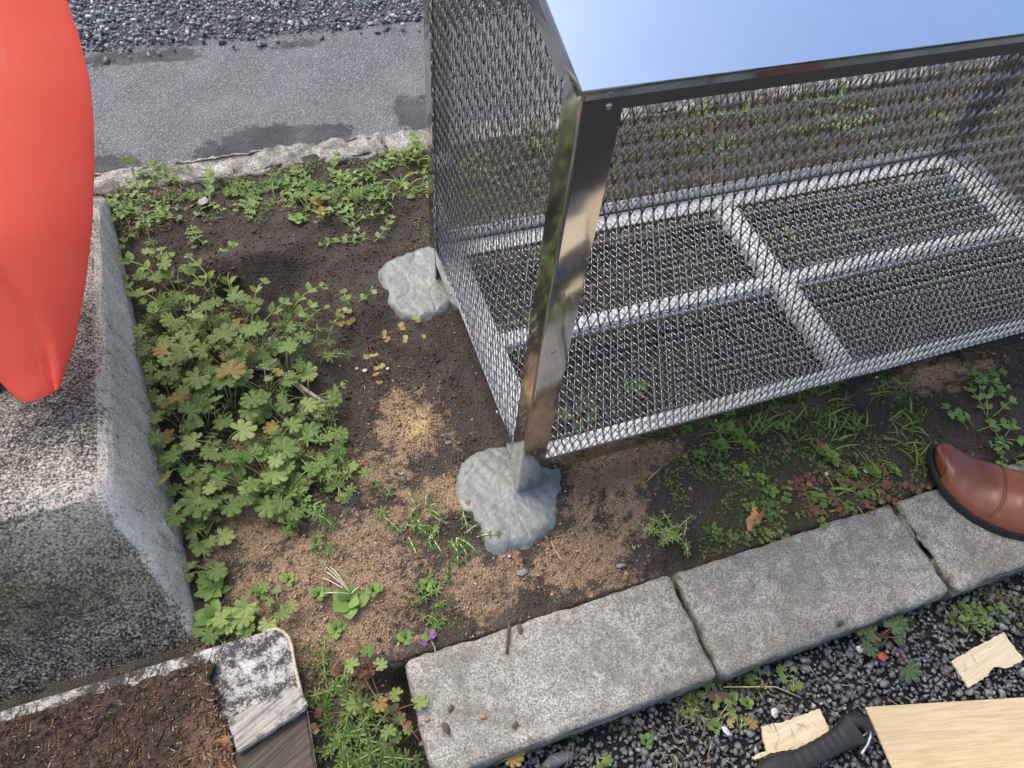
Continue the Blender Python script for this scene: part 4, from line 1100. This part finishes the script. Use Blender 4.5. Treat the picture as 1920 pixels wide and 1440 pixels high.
def rosette(x, y, label, group, n=9, size=.02, lk='ovate', mat='chick', seed=0, name='rosette_weed', up=.35):
    r = random.Random(seed * 19 + int(x * 1e4)); g = root_at(name, x, y, label, 'weed', group)
    for i in range(n):
        a = i * 2.4 + r.uniform(-.3, .3); f = i / n; u = up * (.3 + 1.6 * f) * r.uniform(.7, 1.2)
        put_leaf(g, r.choice(leaves(lk, mat)), (math.cos(a) * .002, math.sin(a) * .002, .002 + .004 * f), Vector((math.cos(a), math.sin(a), u)), Vector((-math.cos(a) * u, -math.sin(a) * u, 1)), size * (1.1 - .5 * f) * r.uniform(.8, 1.15))
    return g

LG = 'lobed geranium weed mixed with cleavers and leafy stems beside the block'
GG = 'geranium clump beside the concrete block'
for k, (px, n, sp, h, sz) in enumerate([((-0.441, 0.464), 9, .055, .060, .019), ((-0.483, 0.411), 9, .05, .055, .020), ((-0.421, 0.381), 11, .06, .060, .021), ((-0.359, 0.428), 9, .055, .045, .017), ((-0.321, 0.352), 10, .06, .045, .017), ((-0.364, 0.315), 11, .06, .045, .018),
        ((-0.294, 0.283), 9, .05, .035, .015), ((-0.421, 0.296), 9, .05, .050, .019), ((-0.468, 0.275), 5, .03, .045, .022), ((-0.339, 0.237), 9, .055, .035, .015), ((-0.286, 0.222), 8, .05, .03, .015), ((-0.331, 0.169), 10, .055, .03, .016), ((-0.387, 0.143), 10, .05, .035, .018),
        ((-0.422, 0.133), 8, .045, .035, .018), ((-0.359, 0.104), 10, .05, .03, .017), ((-0.305, 0.118), 9, .05, .025, .013), ((-0.272, 0.103), 7, .04, .02, .012), ((-0.465, 0.126), 7, .04, .035, .020), ((-0.486, 0.504), 7, .05, .05, .017), ((-0.379, 0.502), 8, .05, .045, .016), ((-0.470, 0.346), 8, .045, .055, .018), ((-0.374, 0.380), 9, .05, .055, .017), ((-0.439, 0.211), 6, .04, .04, .018), ((-0.364, 0.189), 8, .045, .035, .016)]):
    lab = 'lobed geranium weed leaning against the concrete block\'s flank' if px[0] < -.47 else 'lobed geranium weed at the sandy outer edge of the clump' if px[1] < .22 else 'lobed geranium weed standing over the thick pale root' if px[1] < .36 else LG
    geranium(*px, lab, GG, n, sp * 1.05, h, sz * (.85 + .35 * ((k * 7) % 5) / 4), seed=k, yellow=.10, hvar=.65)
    if k % 2 == 0: sprawl(px[0] + .02, px[1] - .015, 'small fresh leafy weed woven through the geranium clump', 'leafy weeds in the clump', 3, .06, ('ovate', 'narrow', 'whorl')[k // 2 % 3], 'chick', .013, .013, .05, seed=500 + k)
for k, px in enumerate([(-0.529, 0.571), (-0.517, 0.485), (-0.515, 0.408), (-0.509, 0.333), (-0.504, 0.252), (-0.496, 0.186), (-0.496, 0.126), (-0.524, 0.658), (-0.506, 0.286)]):
    geranium(*px, 'lobed geranium weed leaning against the concrete block\'s flank', GG, 8, .04, .05, .016, seed=300 + k, yellow=.06)
LC = 'pale fresh leafy stem rising from the geranium clump'
for k, (px, a) in enumerate([((-0.431, 0.573), 1.9), ((-0.392, 0.563), 1.3), ((-0.499, 0.592), 2.2), ((-0.522, 0.527), 1.7), ((-0.373, 0.472), .6), ((-0.321, 0.486), .4)]):
    sprawl(*px, LC, 'leafy stems rising from the geranium clump', 2, .11, 'ovate', 'chick', .021, .024, .09, seed=k, dirb=(a, .4), thick=.0018)
LW = 'whorled green cleavers weed among geraniums beside the block'
for k, px in enumerate([(-0.474, 0.528), (-0.507, 0.469), (-0.437, 0.504), (-0.405, 0.441), (-0.496, 0.365), (-0.491, 0.561), (-0.524, 0.487), (-0.452, 0.564), (-0.312, 0.415), (-0.262, 0.361), (-0.277, 0.174), (-0.329, 0.075)]):
    sprawl(*px, LW, 'cleavers among the geraniums', 3, .085, 'whorl', 'cleav', .016, .015, .07, seed=k)
sprawl(*(-0.531, 0.683), 'single tall cleavers stalk standing by the block\'s far end', None, 1, .16, 'whorl', 'cleav', .020, .022, .20, seed=3, dirb=(1.7, .1), name='cleavers_stalk', thick=.0018)
# under the block's right face
LB = 'dark green weed squeezed along the foot of the concrete block'
for k, (px, t) in enumerate([((-0.490, 0.067), 'g'), ((-0.488, -0.000), 'r'), ((-0.487, -0.022), 'r'), ((-0.490, -0.063), 'r'), ((-0.482, -0.089), 'g'), ((-0.430, -0.057), 'g'), ((-0.402, -0.082), 'g'), ((-0.451, -0.079), 'g'), ((-0.494, 0.023), 'g')]):
    LB = {'g': 'lobed geranium weed', 'r': 'pointed-leaf rosette'}[t] + ' squeezed along the foot of the concrete block'
    if t == 'g': geranium(*px, LB, 'weeds along the foot of the block', 6, .03, .022, .016, seed=40 + k, yellow=.05)
    else: rosette(*px, LB, 'weeds along the foot of the block', 8, .027, 'ovate', 'chick', seed=k, up=.45)
# back strip against the rear kerb
LK = 'sprawling green weed at the foot of the rear concrete kerb'
GK = 'weeds along the rear kerb'
for k, (px, t) in enumerate([((-0.586, 0.923), 's'), ((-0.536, 0.840), 's'), ((-0.493, 0.846), 'c'), ((-0.454, 0.785), 's'), ((-0.406, 0.842), 's'), ((-0.357, 0.885), 'c'), ((-0.332, 0.806), 'r'), ((-0.292, 0.850), 's'), ((-0.242, 0.876), 'c'), ((-0.273, 0.827), 's'), ((-0.239, 0.747), 'r'), ((-0.177, 0.841), 's'), ((-0.147, 0.872), 's'), ((-0.138, 0.794), 's'),
        ((-0.129, 0.719), 's'), ((-0.107, 0.661), 's'), ((-0.116, 0.845), 'c'), ((-0.050, 0.868), 's'), ((0.007, 0.895), 's'), ((0.038, 0.867), 's'), ((0.073, 0.900), 's'), ((-0.047, 0.771), 'h'), ((0.043, 0.787), 'g'), ((-0.212, 0.776), 'g'), ((-0.569, 0.797), 's'), ((-0.310, 0.892), 'c'), ((-0.214, 0.831), 'c'), ((-0.074, 0.815), 'c'), ((0.012, 0.814), 'h'), ((-0.456, 0.909), 's'), ((-0.509, 0.951), 'c')]):
    where = 'near the concrete block' if px[0] < -.36 else 'close to the steel box' if px[0] > -.13 else 'on the dug dark soil'
    lab = {'s': 'sprawling pair-leaved weed', 'c': 'whorled cleavers weed', 'g': 'lobed geranium weed', 'h': 'thin grass tuft', 'r': 'round-leaved rosette'}[t] + ' below the rear kerb, ' + where
    if t == 's': sprawl(*px, lab, GK, 4, .085, 'ovate', 'cleav' if k % 2 else 'chick', .0145, .016, .022, seed=60 + k)
    elif t == 'c': sprawl(*px, lab, GK, 4, .06, 'whorl', 'cleav', .013, .013, .022, seed=60 + k)
    elif t == 'g': geranium(*px, lab, GK, 6, .035, .02, .014, seed=60 + k)
    elif t == 'h': grass(*px, lab, GK, 16, .055, seed=60 + k)
    else: rosette(*px, lab, GK, 6, .022, 'round', 'chick', seed=60 + k)
sprawl(*(-0.181, 0.768), 'weed with an orange dying leaf on the dark soil', None, 3, .03, 'round', 'ger2', .016, .014, .02, seed=9)
# inside and behind the box, seen through the lath
LI = 'low green weed behind the steel box, seen through the mesh'
for k in range(18):
    r_ = random.Random(900 + k); x = r_.uniform(.05, 1.75); y = r_.uniform(.70, .90)
    LI = ('leafy weed' if k % 3 else 'grass tuft') + ' behind the steel box, seen through the mesh'
    (sprawl(x, y, LI, 'weeds behind the box', 4, .08, 'ovate', 'cleav', .014, .016, .018, seed=k) if k % 3 else grass(x, y, LI, 'weeds behind the box', 14, .07, seed=k))
LU = 'small green weed under the box floor, seen through the mesh'
for k in range(12):
    r_ = random.Random(700 + k); x = r_.uniform(.1, 1.25); y = r_.uniform(.06, .5)
    LU = ('lobed weed' if k % 2 else 'pointed-leaf rosette') + ' under the box floor, seen through the mesh'
    geranium(x, y, LU, 'weeds under the box floor', 7, .045, .018, .014, seed=200 + k, mat='cleav') if k % 2 else rosette(x, y, LU, 'weeds under the box floor', 8, .026, 'ovate', 'chick', seed=k)
# bed between the box and the kerb
LF = 'bright grass tuft in the bed between steel box and kerb'
for k, px in enumerate([(0.490, -0.006), (0.536, -0.007), (0.424, -0.022), (0.549, -0.059), (0.611, -0.053), (0.746, -0.068), (0.769, -0.087), (0.725, -0.111), (0.658, -0.055), (0.763, 0.004), (0.814, 0.002), (0.657, -0.005), (0.585, -0.021), (0.530, -0.171), (0.638, -0.132), (0.467, 0.013), (0.733, -0.148), (0.394, 0.005)]):
    lab = 'bright grass tuft close to the shoe toe' if px[0] > .56 else 'bright grass tuft close behind a kerb stone' if px[1] < -.13 else LF
    grass(*px, lab, 'grass tufts in front of the box', 13, .048, seed=k, lean=1.1)
LR = 'low leafy rosette in the bed between steel box and kerb'
for k, (px, s, lk) in enumerate([((0.412, 0.017), .022, 'round'), ((0.428, -0.005), .022, 'round'), ((0.383, -0.016), .020, 'round'), ((0.568, -0.099), .024, 'ovate'), ((0.560, -0.086), .018, 'round'), ((0.514, -0.013), .020, 'ovate'), ((0.631, -0.141), .018, 'round'), ((0.396, -0.071), .018, 'ovate'), ((0.417, -0.099), .017, 'ovate'), ((0.424, -0.123), .017, 'ovate'), ((0.335, -0.024), .017, 'ovate'),
        ((0.295, -0.156), .020, 'frond'), ((0.316, -0.172), .022, 'frond'), ((0.340, -0.184), .020, 'frond'), ((0.398, -0.157), .018, 'frond'), ((0.376, -0.140), .016, 'ovate'), ((0.593, -0.130), .017, 'round'), ((0.669, -0.153), .016, 'ovate'), ((0.354, -0.058), .018, 'frond'), ((0.432, -0.036), .018, 'ovate'), ((0.317, -0.058), .016, 'frond')]):
    rosette(*px, {'round': 'round-leaved', 'ovate': 'pointed-leaf', 'frond': 'feathery-leaved'}[lk] + ' rosette in the bed between steel box and kerb', 'rosettes in front of the box', 9, s * .8, lk, 'cleav' if lk == 'frond' else 'chick', seed=k, up=.5)
LX = 'reddish trailing weed close to the kerb stones'
for k, px in enumerate([(0.439, -0.159), (0.478, -0.150), (0.521, -0.152), (0.561, -0.175), (0.604, -0.177), (0.492, -0.111), (0.394, -0.181), (0.665, -0.174), (0.570, -0.145), (0.479, -0.182)]):
    sprawl(*px, LX, 'reddish weeds by the kerb', 5, .045, 'round', 'redleaf' if k % 3 else 'cleav', .010, .010, .008, seed=k, stem='redstem')
LS = 'young sprig with paired leaves in dark soil near the shoe'
for k, px in enumerate([(0.921, -0.075), (0.931, -0.031), (0.888, -0.171), (0.920, -0.157), (0.915, -0.191), (0.867, -0.129), (0.910, -0.116)]):
    sprawl(*px, LS, 'sprigs in the soil by the shoe', 3, .05, 'ovate', 'chick', .016, .016, .03, seed=k)
# around the cement pad and the sandy patch
LP = 'feathery pale weed clump at the edge of the near cement pad'
for k, px in enumerate([(-0.182, -0.004), (-0.161, -0.025), (-0.133, -0.019), (-0.122, -0.042), (-0.096, -0.045), (-0.160, 0.014), (-0.194, -0.015)]):
    sprawl(*px, LP, 'weeds beside the near cement pad', 4, .04, 'whorl', 'cleav', .010, .010, .02, seed=k, stem='palestem')
LT = 'grey-green needle-leaved tuft on bare soil in front of the box'
for k, px in enumerate([(0.215, -0.126), (0.228, -0.140), (0.243, -0.150)]): sprawl(*px, LT, 'needle-leaved tufts', 4, .035, 'whorl', 'ger', .011, .009, .02, seed=k, stem='palestem')
sprawl(*(-0.166, 0.388), 'red-stemmed weed with round yellowing leaves near the rear cement pad', None, 7, .10, 'round', 'ger2', .013, .035, .045, seed=2, stem='redstem', pairs=1)
sprawl(*(-0.177, 0.461), 'pale round-leaved seedling on the dug dark soil', None, 3, .04, 'round', 'chick', .012, .02, .02, seed=2)
LM = 'small sprout on the sandy soil near the kerb'
for k, (px, s) in enumerate([((-0.300, -0.098), .028), ((-0.339, -0.077), .014), ((-0.262, -0.093), .012), ((-0.326, -0.131), .013), ((-0.232, -0.169), .013), ((-0.183, -0.105), .013), ((-0.377, -0.040), .013)]):
    rosette(*px, LM, 'sprouts on the sandy soil', 7, s, 'round', 'chick', seed=k, up=.4)
LN = 'narrow-leaved seedling in brown soil behind the kerb'
for k, px in enumerate([(-0.180, -0.110), (-0.169, -0.118), (-0.191, -0.137), (-0.160, -0.159), (-0.175, -0.167), (-0.309, 0.002), (-0.326, -0.002), (-0.211, 0.059)]):
    sprawl(*px, LN, 'narrow-leaved seedlings', 3, .028, 'whorl', 'cleav', .011, .010, .012, seed=k)
# tangle between the rubbish and the kerb
LJ = 'tangled low weed between the rotten planks and kerb end'
for k, (px, t) in enumerate([((-0.354, -0.200), 'w'), ((-0.334, -0.213), 'w'), ((-0.370, -0.209), 'w'), ((-0.303, -0.209), 'g'), ((-0.344, -0.267), 'w'), ((-0.333, -0.284), 'w'), ((-0.312, -0.285), 'w'), ((-0.361, -0.282), 'w'), ((-0.286, -0.265), 'g'), ((-0.280, -0.302), 'g'), ((-0.312, -0.318), 'w'), ((-0.339, -0.309), 'w'), ((-0.251, -0.248), 'g'), ((-0.340, -0.247), 'r'), ((-0.295, -0.241), 'r'), ((-0.279, -0.329), 'g')]):
    LJ = {'w': 'whorled cleavers', 'r': 'reddish round-leaved weed', 'g': 'yellowing lobed weed'}[t] + ' tangled between rotten planks and kerb end'
    if t == 'w': sprawl(*px, LJ, 'tangled weeds by the planks', 4, .05, 'whorl', 'cleav', .014, .012, .02, seed=k)
    elif t == 'r': sprawl(*px, LJ, 'tangled weeds by the planks', 5, .08, 'round', 'redleaf', .010, .03, .03, seed=k, stem='redstem')
    else: geranium(*px, LJ, 'tangled weeds by the planks', 5, .05, .025, .012, seed=k, yellow=.2, stem='redstem')
hb = sprawl(*(-0.244, -0.307), 'henbit stalk with purple flowers leaning over the kerb end', None, 1, .12, 'round', 'chick', .016, .030, .09, seed=4, dirb=(1.35, .05), name='henbit_stalk', thick=.0016)
r_ = random.Random(3)
tipo = max((c for c in hb.children if c.name.startswith('leaf')), key=lambda c: c.location.y)
for q in range(5): put_leaf(hb, leaf_mesh_petal('purple'), tipo.location + Vector((r_.gauss(0, .004), r_.gauss(0, .004), .004)), Vector((r_.gauss(0, .6), r_.gauss(0, .6), 1)), Vector((1, 0, 0)), .014, 'petal')
geranium(*(-0.152, -0.361), 'yellow-green lobed weed at the kerb\'s front foot', None, 5, .035, .045, .016, seed=5, mat='ger2', name='lobed_weed')
# gravel side
geranium(*(0.481, -0.390), 'dark rosette geranium with spread leaves against the kerb front', None, 14, .058, .028, .0155, seed=8, mat='darkger', stem='redstem', yellow=0, hvar=.3, name='geranium_rosette')
LV_ = 'feathery moss-green weed at the kerb foot on gravel'
for k, px in enumerate([(0.652, -0.394), (0.671, -0.405), (0.650, -0.417), (0.672, -0.424), (0.631, -0.406), (0.711, -0.418)]):
    rosette(*px, LV_, 'feathery weeds on the gravel', 10, .018, 'frond', 'cleav', seed=k, up=.5)
LY = 'sparse yellowish weed growing in gravel along the kerb'
for k, px in enumerate([(0.151, -0.378), (0.183, -0.377), (0.211, -0.394), (0.184, -0.409), (0.231, -0.408), (0.315, -0.396), (0.314, -0.412), (0.202, -0.434), (0.138, -0.394), (-0.015, -0.406), (0.168, -0.422), (0.269, -0.385), (0.062, -0.406)]):
    (geranium(*px, LY, 'yellowish weeds in the gravel', 5, .018, .012, .0085, seed=k, mat='cleav', yellow=.08) if k % 2 else rosette(*px, LY, 'yellowish weeds in the gravel', 7, .010, 'round', 'cleav', seed=k))
rosette(*(0.621, -0.293), 'tiny pale seedling growing in the kerb joint', None, 6, .016, 'round', 'chick', seed=3, name='joint_seedling')

# ------------------------------------------------------------------ low ground cover, moss and straw (stuff)
def cover(name, polys, dens, size, mat, label, cat, tint=(0, 1), zoff=.003, up=.5, hfun=height, tall=.5):
    Vs, Fs, T, off = [], [], [], 0
    for P, dn in polys:
        xs_ = [p[0] for p in P]; ys_ = [p[1] for p in P]; x0, x1, y0, y1 = min(xs_), max(xs_), min(ys_), max(ys_)
        n = int((x1 - x0) * (y1 - y0) * dens * dn); x = rng.uniform(x0, x1, n); y = rng.uniform(y0, y1, n)
        k = in_poly(x, y, P) & (vnoise(x, y, .045, 81) + .6 * vnoise(x, y, .018, 82) > -.05); x, y = x[k], y[k]; n = len(x)
        a = rng.uniform(0, 2 * np.pi, n); s = size * rng.uniform(.5, 1.3, n); u = rng.uniform(0, up, n); z = hfun(x, y) + zoff * rng.random(n) * 2
        d = np.stack([np.cos(a), np.sin(a), u], 1) * s[:, None]; w = np.stack([-np.sin(a), np.cos(a), rng.normal(0, .2, n)], 1) * (s * tall)[:, None] * .5; p = np.stack([x, y, z], 1)
        V = np.stack([p, p + d * .5 + w, p + d, p + d * .5 - w], 1).reshape(-1, 3)
        F = np.arange(n)[:, None] * 4 + np.array([0, 1, 2, 3])[None] + off; off += 4 * n
        tt = np.clip(.5 + .28 * vnoise(x, y, .04, 83) + .32 * rng.normal(0, 1, n) * .7, 0, 1) * (tint[1] - tint[0]) + tint[0]
        Vs.append(V); Fs.append(F); T.append(np.repeat(tt, 4))
    o = big_mesh(name, np.concatenate(Vs), np.concatenate(Fs), M[mat], attrs={'tint': np.concatenate(T)}); tag(o, label, cat, kind='stuff'); return o
FRONT = [(0.277, -0.013), (0.451, 0.006), (0.640, 0.007), (0.839, 0.002), (0.820, -0.102), (0.720, -0.179), (0.648, -0.196), (0.602, -0.196), (0.266, -0.191), (0.265, -0.116), (0.239, -0.067)]
BACK = [(-0.623, 0.951), (-0.303, 0.949), (0.105, 0.945), (0.074, 0.798), (-0.081, 0.725), (-0.240, 0.739), (-0.435, 0.763), (-0.590, 0.786)]
cover('ground_cover', [(FRONT, 1.), (BACK, 1.0), ([(.0, .60), (2.2, .58), (2.2, .92), (.0, .92)], .45), ([(.05, .05), (1.28, .05), (1.28, .53), (.05, .53)], .16), ([(-0.379, -0.130), (-0.283, -0.185), (-0.232, -0.232), (-0.227, -0.353), (-0.379, -0.303), (-0.376, -0.200)], .9), ([(-0.537, 0.602), (-0.353, 0.552), (-0.234, 0.118), (-0.353, 0.034), (-0.498, 0.117)], .7)],
      42000, .0062, 'cover', 'carpet of tiny weeds and seedlings over the planting bed', 'ground cover', up=.7, tall=.62)
gz = lambda x, y: np.full(np.shape(x), -.056)
cover('moss', [([(-.20, -.395), (.25, -.395), (.25, -.366), (-.20, -.366)], .5), ([(.14, -.41), (.26, -.41), (.26, -.366), (.14, -.366)], 1.2), ([(.55, -.41), (1.1, -.43), (1.1, -.372), (.55, -.372)], 1.2), ([(.72, -.46), (.84, -.46), (.84, -.42), (.72, -.42)], .6)],
      160000, .0032, 'moss', 'dark green moss along the front foot of the kerb', 'moss', zoff=.005, up=1.2, hfun=gz)
jz = lambda x, y: np.full(np.shape(x), -.010)
cover('joint_moss', [([(x0, -.368), (x0 + .009, -.368), (x0 + .009, -.206), (x0, -.206)], 1.) for x0 in (.186, .618, 1.05)], 420000, .0028, 'moss', 'thin dark moss filling the joints between kerb stones', 'moss', zoff=.003, up=1.2, hfun=jz)
cover('straw_litter', [([(-0.162, 0.269), (-0.070, 0.206), (-0.088, 0.107), (-0.193, 0.138)], 1.6), (FRONT, .35), (BACK, .35), ([(-0.367, -0.150), (-0.214, -0.222), (-0.247, -0.347), (-0.379, -0.303)], .4), ([(-0.431, 0.573), (-0.184, 0.448), (-0.106, -0.134), (-0.456, -0.090)], .12), ([(.05, .55), (1.6, .55), (1.6, .93), (.05, .93)], .4)],
      22000, .013, 'strawbits', 'dry straw bits and rootlets strewn on the soil', 'litter', up=.25, tall=.07, zoff=.002)
cover('gravel_straw', [([(-.16, -.50), (.30, -.52), (.30, -.38), (-.16, -.38)], 1.), ([(.3, -.48), (.9, -.48), (.9, -.38), (.3, -.38)], .25)], 9000, .024, 'strawbits', 'dry straw stalks lying on the gravel by the kerb', 'litter', up=.3, tall=.04, zoff=.005, hfun=lambda x, y: np.full(np.shape(x), -.050))

# ------------------------------------------------------------------ small loose bits
def bit(name, x, y, pts, mat, label, cat, z=None, th=.0015, curl=.15, rot=0., group=None):
    bm = bmesh.new(); c = bm.verts.new((0, 0, 0)); n = len(pts)
    vs_ = [bm.verts.new((a, b, curl * (a * a + b * b) / max(1e-6, max(abs(q) for p in pts for q in p)))) for a, b in pts]
    for i in range(n): bm.faces.new((c, vs_[i], vs_[(i + 1) % n]))
    o = bm_obj(name, bm, M[mat], None, True); o.location = (x, y, (hz(x, y) + .004) if z is None else z); o.rotation_euler = (0.15, -.1, rot)
    m = o.modifiers.new('thickness', 'SOLIDIFY'); m.thickness = th; m.offset = 0
    tag(o, label, cat, group); return o
def blob(n, r0, seed, el=1.): 
    r = random.Random(seed); return [(r0 * el * r.uniform(.7, 1.15) * math.cos(2 * math.pi * i / n), r0 * r.uniform(.6, 1.1) * math.sin(2 * math.pi * i / n)) for i in range(n)]
bit('dead_leaf', *(0.372, -0.161), [(.026, .012), (.012, .008), (.006, .022), (-.002, .010), (-.014, .006), (-.024, -.014), (-.016, -.016), (-.004, -.006), (.008, -.008), (.014, .0)], 'deadleaf', 'curled orange-brown dead leaf by the kerb\'s rear edge', 'leaf', curl=.5, th=.0006)
bit('dead_leaf', *(0.193, -0.389), [(.02, .003), (.006, .008), (-.014, .009), (-.024, .002), (-.012, -.007), (.004, -.006)], 'twig', 'dark brown shrivelled leaf on gravel at the kerb foot', 'leaf', z=-.046, curl=.4, rot=-.4, th=.0006)
o = mobj('flat_stone', *stone_bases(1, 77, .45, 2)[0], M['gravel'], None, smooth=True, attrs={'tint': [.45] * len(stone_bases(1, 77, .45, 2)[0][0])}); o.location = (*(-0.070, -0.388), -.047); o.scale = (.021, .013, .013); tag(o, 'smooth dark flat stone touching the kerb front', 'stone')
WB = [((-0.186, 0.329), .005), ((-0.144, 0.320), .004), ((-0.329, -0.072), .004), ((0.106, 0.052), .003), ((0.544, -0.121), .005), ((0.620, -0.137), .005), ((-0.338, -0.070), .003), ((-0.046, -0.098), .003)]
for k, (p, s) in enumerate(WB): bit('white_fragment', *p, blob(5, s, k), 'white', 'small white plastic fragment lying on the soil', 'fragment', group='white fragments on soil', th=.0012)
for k, (p, s) in enumerate([((0.445, -0.395), .007), ((0.261, -0.433), .006), ((0.179, -0.432), .006)]):
    bit('white_fragment', *p, blob(6, s, 40 + k, 1.4), 'white', 'torn white scrap lying on the gravel', 'fragment', z=-.046, rot=k * 1.1, group='white scraps on gravel')
bit('plastic_film', *(-0.420, 0.832), blob(7, .014, 3), 'wax', 'crumpled grey plastic scrap among weeds by the rear kerb', 'scrap', curl=.6)
bit('red_leaf', *(0.467, -0.416), blob(8, .008, 8), 'redbit', 'small red leaf beside the dark geranium rosette', 'leaf', z=-.040)
for k, p in enumerate([(0.501, -0.047), (0.311, -0.017), (0.560, -0.072), (0.502, -0.130)]): bit('red_leaf_bit', *p, blob(6, .006, 60 + k), 'redbit' if k % 2 == 0 else 'deadleaf', 'red fallen leaf bit among weeds in front of the box', 'leaf', group='red leaf bits')
for k, p in enumerate([(0.030, 0.177), (-0.079, 0.132), (-0.034, -0.128), (0.120, -0.164)]):
    b = stone_bases(1, 90 + k, .6, 2)[0]; o = mobj('pebble', *b, M['gravel2'], None, attrs={'tint': [.5 + .1 * (k % 4)] * len(b[0])}); o.location = (*p, hz(*p) + .002); s = .005 + .001 * (k % 3); o.scale = (s * 1.4, s, s); tag(o, 'small grey pebble lying on bare soil', 'pebble', 'pebbles on the soil')
for k, p in enumerate([(-0.232, -0.290), (-0.197, -0.287), (-0.210, -0.308), (-0.158, -0.311), (-0.119, -0.334), (-0.069, -0.213)]):
    bit('leaf_crumb', *p, blob(6, .003 + .001 * (k % 3), 130 + k, 1.8), 'twig' if k % 3 else 'deadleaf', 'shrivelled brown leaf crumb lying on top of the kerb', 'leaf', z=.004, rot=k * .9, group='leaf crumbs on the kerb', th=.0008)
def twig(path, r_, mat, label, z=None, seg=5, cat='twig', name='twig', group=None):
    c = path[0]; pts = [Vector((x - c[0], y - c[1], (z if z is not None else hz(x, y) + .003) + dz)) for (x, y), dz in path_z(path)]
    v, f = tube(pts, r_, seg); o = mobj(name, v, f, M[mat], None, smooth=True); o.location = (c[0], c[1], 0); tag(o, label, cat, group); return o
def path_z(path): return [(p, .004 * math.sin(math.pi * i / max(1, len(path) - 1))) for i, p in enumerate(path)]
twig([(-0.397, 0.389), (-0.365, 0.378), (-0.339, 0.361), (-0.319, 0.337), (-0.291, 0.300), (-0.272, 0.279)], .0042, 'palestem', 'thick pale root running under the geranium clump', cat='root', name='root')
twig([(0.028, -0.093), (0.026, -0.111), (0.031, -0.127), (0.038, -0.138)], .0010, 'straw', 'curved straw stalk on tan soil beside cement pad', cat='straw', name='straw_stalk')
twig([(0.259, -0.027), (0.239, -0.037), (0.221, -0.045)], .0010, 'straw', 'straight straw stalk on soil below the box rail', cat='straw', name='straw_stalk')
twig([(-0.080, -0.198), (-0.090, -0.219), (-0.099, -0.241)], .0022, 'twig', 'short brown twig lying on the kerb stone', z=.002)
twig([(0.205, -0.377), (0.280, -0.402), (0.311, -0.428)], .0009, 'straw', 'long straw stalk across gravel beside the kerb', z=-.045, cat='straw', name='straw_stalk')
for k, (a, b) in enumerate([((640, 1062), (655, 1118)), ((625, 1058), (662, 1118)), ((618, 1068), (655, 1115)), ((612, 1095), (640, 1118))]): pass
roots = empty('white_rootlets', (*(-0.294, -0.090), hz(*(-0.294, -0.090))))
for k, (dx, dy, s) in enumerate([(-.030, .045, .02), (-.022, .050, .03), (-.036, .036, .014), (-.028, .052, .024), (-.040, .012, .010), (.014, .006, .006)]):
    v, f = tube(arc((0, 0, .004), (dx, dy, .008), s * .6, 8), .0009, 5); mobj('rootlet', v, f, M['palestem'], roots, smooth=True)
tag(roots, 'arched white rootlets above a green sprout on sandy soil', 'roots')
